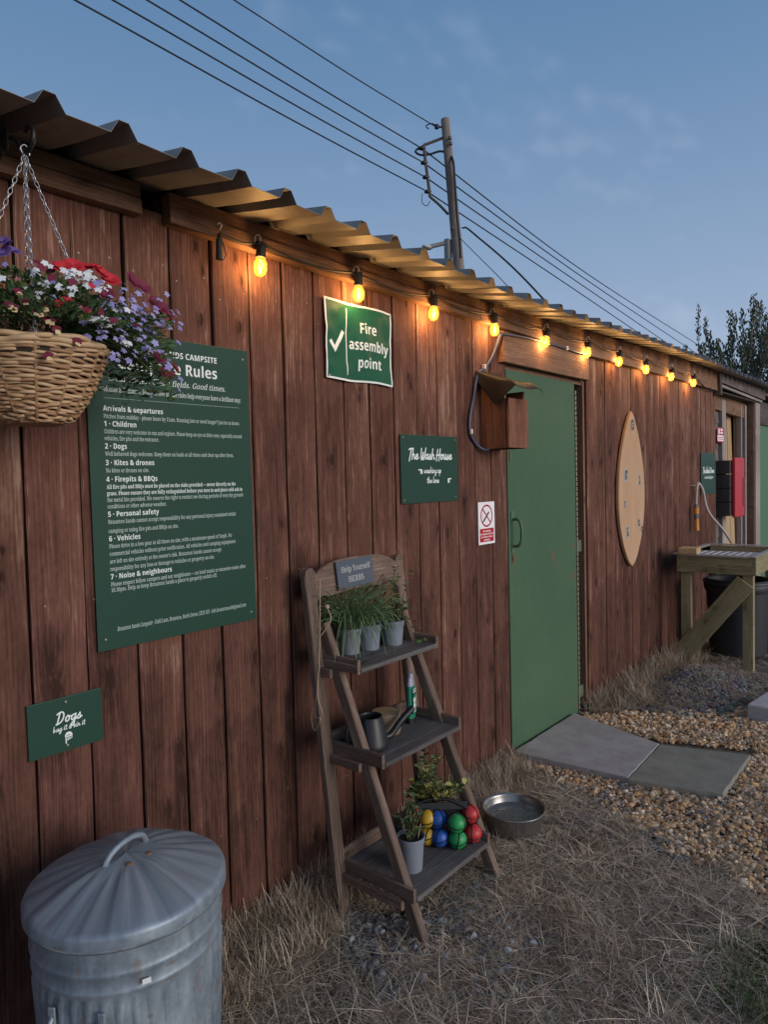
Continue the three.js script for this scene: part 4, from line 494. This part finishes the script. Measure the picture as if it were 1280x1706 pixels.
// ---------------------------------------------------------------- hanging basket
{
  const C = V(.658, 1.745, .25), R = rng(202), o = thing('hanging_basket', 'woven wicker hanging basket overflowing with mixed flowers', 'hanging basket', C.toArray());
  const wk = [M([.46, .285, .15], .6), M([.55, .37, .21], .6), M([.34, .19, .10], .65)], rad = t => .058 + .092 * Math.pow(t, .62);
  const strand = (t, y, seed, th) => { const r = rad(t), nr = 13, pts = []; for (let i = 0; i < 104; i++) { const a = i / 104 * 2 * Math.PI, q = r + .0042 * Math.sin(a * nr + (seed % 2) * Math.PI); pts.push(V(Math.cos(a) * q, y + .0022 * Math.sin(a * nr * .5 + seed) + .0015 * Math.sin(a * 3 + seed * 2), Math.sin(a) * q)); } return tube(pts, th, 156, 6, true); };
  for (let k = 0; k < 29; k++) { const t = (k + .5) / 29; part('wicker_strand', strand(t, -.150 + t * .148, k, .0037 + R() * .0008), wk[k % 3], o); }
  for (let i = 0; i < 13; i++) { const a = i / 13 * 2 * Math.PI, pts = []; for (let k = 0; k <= 8; k++) { const t = k / 8; pts.push(V(Math.cos(a) * (rad(t) + .001), -.152 + t * .152, Math.sin(a) * (rad(t) + .001))); } part('wicker_rib', tube(pts, .004, 20, 6), wk[2], o); }
  part('rim_band', merge([strand(1, .004, 2, .007), strand(1, .012, 5, .006)]), wk[1], o); part('base', T(new THREE.CylinderGeometry(.062, .058, .008, 30), [0, -.150, 0]), wk[2], o); part('soil', lathe([[.001, .01], [.148, .0], [.146, -.02], [.06, -.14], [.001, -.142]], 30), soil, o);
  const hook = V(.663 - C.x, 2.165 - C.y, 0), link = new THREE.TorusGeometry(.0065, .0013, 6, 12).scale(.62, 1.25, 1);
  for (let c = 0; c < 4; c++) { const a = c * 1.57 + .35, e = V(Math.cos(a) * .152, .01, Math.sin(a) * .152), ls = [], L = e.distanceTo(hook), n = Math.round(L / .0135), dir = e.clone().sub(hook).normalize(); for (let k = 0; k < n; k++) { const g = link.clone().rotateY(k % 2 ? Math.PI / 2 : 0); g.applyQuaternion(new THREE.Quaternion().setFromUnitVectors(V(0, -1, 0), dir)); ls.push(g.translate(...hook.clone().addScaledVector(dir, (k + .5) / n * L).toArray())); } part('chain', merge(ls), zinc, o); }
  part('chain_hook', tube([[hook.x, hook.y - .002, 0], [hook.x - .008, hook.y + .012, 0], [hook.x, hook.y + .022, 0], [hook.x + .009, hook.y + .014, 0], [hook.x + .010, hook.y + .002, 0]], .0022, 24, 6), zinc, o);
  // foliage: a dome over the rim, trailing away from the viewer's side
  const bins = { d: [], m: [], y: [] }, trail = V(.93, 0, .36).normalize(), back = V(.5, 0, -.85);
  const place = () => { const a = R() * 6.283, rr = Math.sqrt(R()) * .205, x = Math.cos(a) * rr, z = Math.sin(a) * rr; let y = .012 + .150 * Math.sqrt(Math.max(0, 1 - (rr / .215) ** 2)) * (.35 + .65 * R()); return V(x, y, z); };
  const skirt = () => { const a = (R() - .5) * 1.5 - .10, rr = .12 + Math.pow(R(), .9) * .165, d = V(Math.cos(a), 0, Math.sin(a)), y = .10 - Math.pow((rr - .11) / .175, 1.3) * .20 * Math.pow(R(), .8) + (R() - .4) * .05; return d.multiplyScalar(rr).setY(y); };
  for (let k = 0; k < 6000; k++) { const p = R() < .56 ? place() : skirt(), q = R(); bins[q < .55 ? 'd' : q < .93 ? 'm' : 'y'].push(leaf(p, V(p.x * 3 + R() - .5, .25 + R() * .5, p.z * 3 + R() - .5), .012 + R() * .018, .004 + R() * R() * .014, R)); }
  for (let k = 0; k < 26; k++) { const a = R() * 6.283; bins.d.push(leaf(V(Math.cos(a) * .13, .05, Math.sin(a) * .13), V(Math.cos(a), .35, Math.sin(a)), .05, .04, R, .5)); }
  part('foliage', merge(bins.d), gDark, o).userData.kind = 'stuff'; part('foliage', merge(bins.m), gMid, o).userData.kind = 'stuff'; part('foliage', merge(bins.y), leafMat([.20, .21, .07]), o).userData.kind = 'stuff';
  const st = []; for (let k = 0; k < 320; k++) { const p = skirt().multiplyScalar(1.06), b = p.clone().setY(0).normalize().multiplyScalar(.09).setY(.05); st.push(new THREE.TubeGeometry(new THREE.QuadraticBezierCurve3(b, b.clone().lerp(p, .6).add(V(0, .05, 0)), p), 6, .0008, 3)); } part('stems', merge(st), gMid, o).userData.kind = 'stuff';
  // flowers
  const petals = (n, L, W, up) => merge(Array.from({ length: n }, (_, k) => { const a = k / n * 6.283, rr = rng(k + 3); return leaf(V(0, 0, 0), V(Math.cos(a), up, Math.sin(a)), L, W, () => .5, .25); }));
  const lob = petals(5, .0098, .0072, .15), big = merge([petals(6, .027, .030, .35), petals(6, .022, .024, .7)]), two = petals(4, .010, .011, .2);
  const fm = c => { const m = new THREE.MeshStandardMaterial({ roughness: .7, side: THREE.DoubleSide }); m.color.setRGB(...c); return m; };
  const lilac = fm([.27, .24, .50]), lilac2 = fm([.36, .32, .58]), wht = fm([.72, .72, .73]), red = fm([.52, .02, .03]), maroon = fm([.16, .012, .035]), cream = fm([.72, .58, .30]), pink = fm([.6, .25, .28]);
  const bloom = (g, m, p, s, up) => { const f = part('flower', g, m, o); f.position.copy(p); f.scale.setScalar(s * (g === lob ? .8 : 1)); f.quaternion.setFromUnitVectors(V(0, 1, 0), V(p.x * 2 + (R() - .5) * .6 - .25, up ?? .25 + R() * .5, p.z * 2 + (R() - .5) * .6 + .35).normalize()); f.rotateY(R() * 6); return f; };
  const PXF = (px, py, z) => at(px, py, { z }).sub(C);
  for (let k = 0; k < 46; k++) bloom(two, R() < .5 ? maroon : red, place().multiplyScalar(1.04).add(V(-.01, .012, .03)), .7 + R() * .4);
  for (let k = 0; k < 40; k++) bloom(lob, wht, place().multiplyScalar(1.03).add(V(-.01, .012, .03)), .8 + R() * .4);
  for (let k = 0; k < 210; k++) { const p = skirt(); p.x *= 1.10; p.z *= 1.10; bloom(lob, R() < .6 ? lilac : lilac2, p.add(V(-.012, .012, .030)), .9 + R() * .6); }
  for (let k = 0; k < 90; k++) bloom(lob, R() < .5 ? lilac : lilac2, PXF(205 + (R() + R() - 1) * 85, 535 + (R() + R() - 1) * 75, .37 + R() * .04), .8 + R() * .5);
  for (let k = 0; k < 24; k++) bloom(lob, lilac, place().add(V(0, .02, 0)), .9);
  for (const [cx, cy, n, z, sx, sy] of [[130, 457, 22, .36, 26, 10], [160, 470, 16, .37, 22, 14], [85, 478, 5, .40, 18, 8], [110, 478, 8, .40, 14, 6], [150, 532, 5, .42, 12, 4], [175, 535, 11, .41, 14, 8], [212, 568, 7, .40, 8, 8], [66, 485, 5, .40, 6, 14], [60, 455, 5, .38, 6, 8]]) for (let k = 0; k < n; k++) bloom(lob, wht, PXF(cx + (R() - .5) * 2 * sx, cy + (R() - .5) * 2 * sy, z + (R() - .5) * .03), .85 + R() * .4);
  for (const [x, y, z, s] of [[105, 447, .31, 1.1], [122, 443, .30, 1], [150, 447, .30, 1.1], [168, 455, .31, 1.05], [184, 466, .32, .9], [100, 504, .41, .55], [112, 501, .41, .5], [163, 517, .40, .55]]) bloom(big, red, PXF(x, y, z), s, .5);
  for (const [x, y, z, s] of [[222, 468, .34, 1], [238, 478, .34, .9], [178, 490, .38, .8], [258, 505, .37, .9], [270, 512, .36, .9], [280, 525, .36, .8], [265, 595, .38, .8], [278, 622, .38, .9], [290, 612, .37, .8], [85, 452, .28, .7]]) bloom(big, maroon, PXF(x, y, z), s * .9, .3);
  for (const [x, y] of [[15, 510], [22, 514], [40, 503], [58, 520], [66, 523], [74, 514], [78, 534], [84, 537], [94, 551], [128, 571], [80, 595], [30, 488]]) { bloom(two, maroon, PXF(x, y - 3, .41), 1.1); bloom(two, cream, PXF(x + 2, y + 2, .415), .65); }
  for (const [x, y] of [[30, 466], [20, 462], [120, 508], [130, 510]]) bloom(two, pink, PXF(x, y, .36), 1.1);
  for (const [x, y] of [[4, 402], [12, 410], [22, 418], [8, 420]]) bloom(big, fm([.17, .10, .34]), PXF(x, y, .22), .7, .4);
  const b = thing('basket_bracket', 'dark iron bracket with curled hook carrying the flower basket', 'bracket');
  part('arm', tube([[.660, 2.232, .045], [.660, 2.232, .15], [.660, 2.205, .22], [.662, 2.178, .245], [.664, 2.170, .262], [.666, 2.184, .285], [.667, 2.206, .287], [.666, 2.220, .270], [.665, 2.212, .256]], .0055, 60, 8), blackMetal, b); part('plate', rbox(.03, .075, .006, .660, 2.245, .045, null, .002), blackMetal, b); part('brace', tube([[.660, 2.215, .045], [.660, 2.19, .09], [.660, 2.205, .14], [.660, 2.230, .15]], .0045, 24, 6), blackMetal, b); part('leaf_ornament', T(new THREE.SphereGeometry(.022, 12, 8).scale(.25, 1.3, .8), [.655, 2.22, .175]), blackMetal, b);
}

// ---------------------------------------------------------------- utility pole and lines
{
  const D = 14, p = (x, y, d = D) => at(x, y, { d }), o = thing('utility_pole', 'tall wooden utility pole with insulator rack behind the shed', 'utility pole'), top = p(742, 199), low = p(763, 425), dir = low.clone().sub(top).normalize(), foot = top.clone().addScaledVector(dir, top.y / -dir.y);
  const L = top.distanceTo(foot), g = new THREE.CylinderGeometry(.088, .15, L, 20, 6); g.applyQuaternion(new THREE.Quaternion().setFromUnitVectors(V(0, -1, 0), dir)); g.translate(...top.clone().lerp(foot, .5).toArray()); part('pole', g, poleMat, o);
  part('rack', merge([tube([p(740, 229), p(722, 236), p(706, 242)], .03, 8, 6), tube([p(706, 242), p(712, 290), p(717, 328)], .032, 8, 6), tube([p(717, 328), p(733, 342), p(747, 357)], .028, 8, 6)]), M([.10, .075, .06], .8), o);
  const ins = [[703, 247], [706, 271], [709, 295], [712, 319]]; ins.forEach(q => part('insulator', merge([cyl(.04, .04, .05, ...p(...q).toArray(), 12), cyl(.06, .06, .02, ...p(q[0], q[1] + 1).toArray(), 12), tube([p(...q), p(q[0] + 7, q[1])], .014, 3, 6)]), black, o)); part('insulator', merge([cyl(.045, .045, .07, ...p(728, 211).toArray(), 12), tube([p(728, 211), p(737, 212)], .02, 3, 6)]), black, o);
  part('jumper_cable', merge([tube([p(706, 243), p(692, 252), p(700, 258), p(716, 257), p(735, 252), p(748, 257), p(755, 268, 13.85), p(758, 300, 13.85), p(762, 360, 13.8), p(766, 400, 13.8), p(768, 430, 13.8)], .024, 60, 6), tube([p(704, 322), p(704, 338), p(711, 343), p(717, 335)], .008, 16, 5), tube([p(728, 210), p(720, 206), p(710, 210), p(714, 215)], .012, 16, 5)]), black, o);
  part('bracket', merge([tube([p(708, 413), p(742, 405)], .045, 4, 6), rbox(.14, .5, .1, ...p(747, 420).toArray())]), M([.28, .27, .26], .7), o); part('lamp_head', T(new THREE.SphereGeometry(.09, 14, 10).scale(1.6, .5, 1), p(712, 412).toArray()), M([.55, .54, .52], .5), o);
  part('bolt', merge([[754, 380], [750, 230], [751, 239]].map(q => rbox(.06, .06, .06, ...p(q[0], q[1], 13.85).toArray()))), M([.14, .12, .11], .7), o);
  const wire = (pts, r, label) => solo('overhead_wire', tube(pts, r, 40, 5), black, label, 'wire', 'overhead wires');
  const nth = ['uppermost', 'second', 'third', 'lowest'];
  const lx = [300, 245, 188, 125], rp = [[741, 277, 1160, 572], [742, 300, 1160, 588], [744, 322, 1160, 604], [745, 344, 1160, 620]];
  const ext = (a, b, k) => b.clone().addScaledVector(b.clone().sub(a), k);
  ins.forEach((q, k) => { const A = p(...q), B = at(lx[k], 0, { y: A.y - .02 }); wire([A, A.clone().lerp(B, .5).add(V(0, -.03, 0)), B, ext(A, B, .7)], .013, `black overhead wire from the ${nth[k]} insulator of the pole rack over the shed roof`); });
  { const A = p(726, 211), B = at(390, 0, { y: A.y - .02 }); wire([A, A.clone().lerp(B, .5).add(V(0, -.03, 0)), B, ext(A, B, .7)], .011, 'black overhead wire running to the pole top'); }
  rp.forEach((q, k) => { const A = p(...ins[k]), B = at(q[2], q[3], { d: 34 }), m = at(950, [436, 447, 461, 477][k], { d: 20.5 }); wire([A, m, B, ext(m, B, .5)], .015, `black overhead wire from the ${nth[k]} insulator of the pole rack towards the tree`); });
  wire([p(770, 380, 13.8), p(773, 378, 13.8), at(800, 398, { d: 13.5 }), at(850, 441, { d: 13 }), at(900, 492, { d: 12.4 }), at(960, 560, { d: 12 })], .018, 'thick black service cable dropping from the pole behind the roof');
  wire([p(766, 396, 13.8), at(800, 430, { d: 13.4 }), at(835, 465, { d: 13 }), at(880, 515, { d: 12.6 })], .008, 'thin stay wire dropping from the pole behind the roof');
}

// ---------------------------------------------------------------- tree beyond the roof
{
  const R = rng(303), c = at(1290, 640, { d: 14 }), o = thing('bushy_tree', 'dark bushy tree with upright leafy shoots behind the annexe roof', 'tree', [c.x, 0, c.z]);
  part('trunk', tube([[0, 0, 0], [.05, .8, .03], [-.04, 1.7, 0], [.05, 2.6, 0]], .10, 20, 8), poleMat, o);
  const lb = []; for (let k = 0; k < 9; k++) { const a = k * .7, h = 1.0 + R() * 1.2; lb.push(tube([[0, h, 0], [Math.cos(a) * .5, h + .6, Math.sin(a) * .5], [Math.cos(a) * 1.0, h + 1.5, Math.sin(a) * 1.0]], .035, 12, 5)); } part('limb', merge(lb), poleMat, o);
  const b = [[], [], []], tw = [];
  for (let k = 0; k < 820; k++) { const a = R() * 6.283, rr = Math.sqrt(R()) * 1.95, x = Math.cos(a) * rr, z = Math.sin(a) * rr, base = 1.9 + R() * 2.35 * (1 - (rr / 2.6) ** 2), h = .3 + R() * R() * .8, bx = (R() - .5) * .35 + x * .12, bz = (R() - .5) * .35 + z * .12; const cv = new THREE.QuadraticBezierCurve3(V(x, base, z), V(x + bx * .7, base + h * .5, z + bz * .7), V(x + bx, base + h, z + bz)); tw.push(new THREE.TubeGeometry(cv, 4, .007, 3)); const n = Math.round(h * 62); for (let q = 0; q < n; q++) { const p = cv.getPoint(q / n).add(V((R() - .5) * .10, 0, (R() - .5) * .10)); b[Math.floor(R() * 3)].push(leaf(p, V(R() - .5, .5 + R() * .6, R() - .5), .07 + R() * .05, .034, R, .1)); } }
  { // two tall stray shoots
    for (const [px, py, h] of [[1166, 590, .95], [1178, 575, .55], [1262, 575, .85]]) { const p0 = at(px, py, { d: 14 }).sub(V(c.x, 0, c.z)), cv = new THREE.QuadraticBezierCurve3(p0, p0.clone().add(V(-.02, h * .5, -.03)), p0.clone().add(V(0, h, 0))); tw.push(new THREE.TubeGeometry(cv, 6, .008, 3)); for (let q = 0; q < h * 70; q++) { const p = cv.getPoint(.25 + .75 * R()).add(V((R() - .5) * .07, 0, (R() - .5) * .07)); b[q % 3].push(leaf(p, V(R() - .5, .6 + R() * .6, R() - .5), .06 + R() * .04, .026, R, .1)); } } }
  part('twigs', merge(tw), poleMat, o); [[.045, .068, .038], [.07, .09, .042], [.095, .098, .05]].forEach((q, k) => part('crown', merge(b[k]), leafMat(q, 0), o));
}

// ---------------------------------------------------------------- gravel, straw, grass (uncountable)
{
  const R = rng(404), M4 = new THREE.Matrix4(), Q = new THREE.Quaternion(), E = new THREE.Euler(), S = V(1, 1, 1), P = V(0, 0, 0), col = new THREE.Color();
  const inside = (poly, x, z) => { let c = false; for (let i = 0, j = poly.length - 1; i < poly.length; j = i++) { const [xi, zi] = poly[i], [xj, zj] = poly[j]; if ((zi > z) !== (zj > z) && x < (xj - xi) * (z - zi) / (zj - zi) + xi) c = !c; } return c; };
  const stone = s => { const g = new THREE.IcosahedronGeometry(1, s > 1 ? 0 : 1), p = g.attributes.position; for (let k = 0; k < p.count; k++) { const x = p.getX(k), y = p.getY(k), z = p.getZ(k), f = .70 + .6 * vn(x * 1.7 + s * 9, y * 1.7 + z * 1.3 + s); p.setXYZ(k, x * f, y * f * .68, z * f * .85); } g.computeVertexNormals(); return g; };
  const shapes = [1, 2, 3].map(stone);
  const gravel = (name, label, list, mat) => shapes.forEach((g, v) => { const L = list.filter((_, k) => k % 3 === v), m = shade(new THREE.InstancedMesh(g, mat, L.length)); L.forEach((q, k) => { E.set(R() * .8 - .4, R() * 6.28, R() * .8 - .4); M4.compose(P.set(q.x, q.y, q.z), Q.setFromEuler(E), S.set(q.s, q.s * (.7 + R() * .4), q.s * (.8 + R() * .4))); m.setMatrixAt(k, M4); m.setColorAt(k, col.setRGB(...q.c)); }); m.name = numbered(name); m.userData.kind = 'stuff'; tag(m, label, 'gravel'); scene.add(m); });
  const tanPoly = [[3.00, .07], [3.86, .01], [4.20, .38], [4.75, .93], [4.6, 1.9], [3.2, 2.1], [2.40, 1.45], [2.58, 1.10], [2.66, .86], [2.86, .52], [2.93, .25]];
  const slabA = [[3.05, .01], [3.20, .60], [3.30, .99], [3.87, .97], [3.73, .53], [3.80, .0]];
  const tans = [[.52, .33, .18], [.60, .44, .29], [.43, .24, .12], [.42, .30, .20], [.66, .53, .38], [.34, .26, .19], [.52, .31, .14]], greys = [[.13, .14, .155], [.18, .19, .20], [.10, .105, .12], [.22, .20, .19], [.16, .155, .16]];
  let L = []; for (let k = 0; k < 60000 && L.length < 19000; k++) { const x = 2.3 + R() * 2.6, z = R() * 2.1; const jx = x + (fbm(x * 6, z * 6) - .5) * .30, jz = z + (fbm(x * 6 + 9, z * 6) - .5) * .30; if (!inside(tanPoly, jx, jz) || inside(slabA, x, z)) continue; const c = tans[Math.floor(R() * 7)], b = .75 + R() * .5; L.push({ x, z, y: .004 + R() * .014, s: .006 + R() * R() * .016, c: c.map(q => q * b * 1.12) }); }
  for (let k = 0; k < 160; k++) L.push({ x: 1.6 + R() * 1.5, z: .35 + R() * 1.2, y: .014, s: .006 + R() * .010, c: tans[Math.floor(R() * 5)] });
  gravel('tan_gravel', 'loose tan flint gravel round the paving slabs', L, M([1, 1, 1], .85));
  L = []; const gp = [[1.58, .22], [1.85, .42], [1.98, .62], [1.95, .85], [1.72, .95], [1.45, .80], [1.38, .55], [1.42, .40]];
  for (let k = 0; k < 20000 && L.length < 2600; k++) { const x = 1.2 + R() * 1, z = .1 + R() * 1, jx = x + (fbm(x * 9, z * 9) - .5) * .28, jz = z + (fbm(x * 9 + 5, z * 9) - .5) * .28; if (!inside(gp, jx, jz)) continue; const c = greys[Math.floor(R() * 5)], b = .8 + R() * .5; L.push({ x, z, y: .004 + R() * .010, s: .009 + R() * R() * .010, c: c.map(q => q * b) }); }
  for (let k = 0; k < 60; k++) L.push({ x: 1.5 + R() * .5, z: .3 + R() * .5, y: .016, s: .011 + R() * .006, c: [.34, .35, .37] });
  const mound = (x, z) => .10 * Math.exp(-(((x - 4.85) / .42) ** 2) - (((z - .40) / .26) ** 2));
  for (let k = 0; k < 5200; k++) { const x = 4.15 + R() * 1.25, z = .05 + R() * .85, w = Math.exp(-(((x - 4.75) / .5) ** 2) - (((z - .45) / .33) ** 2)); if (R() > w * 1.5) continue; const c = greys[Math.floor(R() * 5)]; L.push({ x, z, y: mound(x, z) + R() * .012, s: .009 + R() * .011, c: c.map(q => q * (.7 + R() * .5)) }); }
  for (let k = 0; k < 900; k++) { const x = 2.55 + R() * .7, z = .25 + R() * .75; if (fbm(x * 5, z * 5 + 3) < .5 || inside(slabA, x, z)) continue; L.push({ x, z, y: .016, s: .006 + R() * .008, c: greys[Math.floor(R() * 5)] }); }
  for (let k = 0; k < 2600; k++) { const x = 1.0 + R() * 2.6, z = .05 + R() * 1.6; if (fbm(x * 4 + 20, z * 4) < .42 || inside(slabA, x, z)) continue; const b = .5 + R() * .8; L.push({ x, z, y: .003, s: .003 + R() * R() * .008, c: [.20 * b, .165 * b, .14 * b] }); }
  gravel('grey_gravel', 'grey stone chippings by the ladder foot and the sink', L, M([1, 1, 1], .85));
  { const g = new THREE.PlaneGeometry(1.5, 1.1, 30, 22).rotateX(-Math.PI / 2).translate(4.85, 0, .45), p = g.attributes.position; for (let k = 0; k < p.count; k++) p.setY(k, mound(p.getX(k), p.getZ(k)) - .006); g.computeVertexNormals(); struct('gravel_mound', g, M([.085, .075, .068], .95)); }
  // straw: clumps of thin bent ribbons
  const ribbon = (b, e, m, w) => { const s = V(e.z - b.z, 0, b.x - e.x).normalize().multiplyScalar(w), P0 = [], cv = new THREE.QuadraticBezierCurve3(b, m, e); for (let k = 0; k <= 3; k++) { const q = cv.getPoint(k / 3), f = 1 - k / 3 * .75; P0.push([q.clone().addScaledVector(s, f), q.clone().addScaledVector(s, -f)]); } const tri = []; for (let k = 0; k < 3; k++) { const [a, c] = P0[k], [d, f] = P0[k + 1]; tri.push(a, c, d, c, f, d); } const g = new THREE.BufferGeometry(); g.setAttribute('position', new THREE.Float32BufferAttribute(tri.flatMap(v => [v.x, v.y, v.z]), 3)); g.computeVertexNormals(); return g; };
  const clump = (n, flat, len, w) => mergeGeometries(Array.from({ length: n }, () => { const a = R() * 6.283, b = V((R() - .5) * .05, .001, (R() - .5) * .05), l = len * (.4 + R() * .8), el = flat ? R() * .35 : .5 + R() * .8, d = V(Math.cos(a) * Math.cos(el), Math.sin(el), Math.sin(a) * Math.cos(el)); const e = b.clone().addScaledVector(d, l); if (flat) e.y = Math.abs(e.y) * .55; const m = b.clone().lerp(e, .5).add(V((R() - .5) * l * .35, flat ? .006 + R() * .016 : l * .15, (R() - .5) * l * .35)); return ribbon(b, e, m, w * (.6 + R() * .6)); }));
  const strawMat = new THREE.MeshPhysicalMaterial({ roughness: .95, specularIntensity: .3, side: THREE.DoubleSide });
  const straw = (name, label, g, list, cat = 'grass') => { const m = shade(new THREE.InstancedMesh(g, strawMat, list.length)); list.forEach((q, k) => { E.set((R() - .5) * .2, R() * 6.28, (R() - .5) * .2); M4.compose(P.set(q.x, q.y, q.z), Q.setFromEuler(E), S.setScalar(q.s)); m.setMatrixAt(k, M4); m.setColorAt(k, col.setRGB(...q.c)); }); m.name = numbered(name); m.userData.kind = 'stuff'; tag(m, label, cat); scene.add(m); };
  const sc = [[.52, .40, .285], [.35, .26, .185], [.66, .54, .41], [.20, .145, .105], [.45, .38, .30], [.30, .265, .19]];
  const bare = (x, z) => (inside(tanPoly, x, z) ? .05 : 1) * (inside(slabA, x, z) ? 0 : 1) * (inside(gp, x, z) ? .22 : 1);
  for (let v = 0; v < 3; v++) { const g = clump(13, true, .085, .0015), A = []; for (let k = 0; k < 30000 && A.length < 6200; k++) { const near = R() < .72, x = near ? .9 + R() * 2.7 : 2 + R() * 6, z = near ? .01 + R() * 1.75 : .02 + R() * 2.2; const den = (.18 + 1.5 * smooth(.32, .68, fbm(x * 3.6 + v * .4, z * 3.6))) * bare(x, z); if (R() > den) continue; const b = .65 + R() * .6; A.push({ x, z, y: .003 + R() * .012 + mound(x, z), s: .55 + R() * .75, c: sc[Math.floor(R() * 6)].map(q => q * b) }); } straw('dry_straw', 'matted dry straw coloured grass covering the ground', g, A); }
  { const g = clump(5, true, .17, .0019), A = []; for (let k = 0; k < 9000 && A.length < 600; k++) { const x = 1.0 + R() * 3.2, z = .03 + R() * 1.7; if (R() > bare(x, z) * (.2 + fbm(x * 4 + 3, z * 4))) continue; const b = .9 + R() * .5; A.push({ x, z, y: .012 + R() * .014 + mound(x, z), s: .5 + R() * .7, c: sc[[0, 2, 2, 4][Math.floor(R() * 4)]].map(q => q * b) }); } straw('long_straw', 'long pale stalks lying over the matted straw', g, A); }
  { const g = clump(14, false, .11, .0014), A = []; for (let k = 0; k < 12000 && A.length < 1500; k++) { const t = R(), x = t < .6 ? 1.0 + R() * 2.05 : t < .85 ? 4.0 + R() * 1.6 : 1.2 + R() * 2, z = t < .85 ? .015 + Math.pow(R(), 2.2) * .28 : .3 + R() * 1.2; if (bare(x, z) < .5 || (t >= .85 && fbm(x * 7, z * 7) < .55)) continue; const b = .7 + R() * .6; A.push({ x, z, y: mound(x, z), s: .5 + R() * (t > .6 && t < .85 ? 1.1 : .7), c: sc[Math.floor(R() * 6)].map(q => q * b) }); } straw('dry_grass_tufts', 'upright dry grass tufts along the foot of the wall', g, A); }
  { const g = clump(14, false, .05, .0012), A = []; for (let k = 0; k < 260; k++) { const r = Math.sqrt(R()) * .24, a = R() * 6.28, x = 2.10 + Math.cos(a) * r, z = 1.47 + Math.sin(a) * r; A.push({ x, z, y: .006, s: .7 + R() * .8, c: [.05 + R() * .04, .085 + R() * .05, .03] }); } for (let k = 0; k < 25; k++) A.push({ x: 1.2 + R() * .25, z: .03 + R() * .06, y: 0, s: .6, c: [.06, .10, .035] }); straw('green_grass', 'patch of short green grass at the straw edge', g, A); }
}
renderer.render(scene, camera);
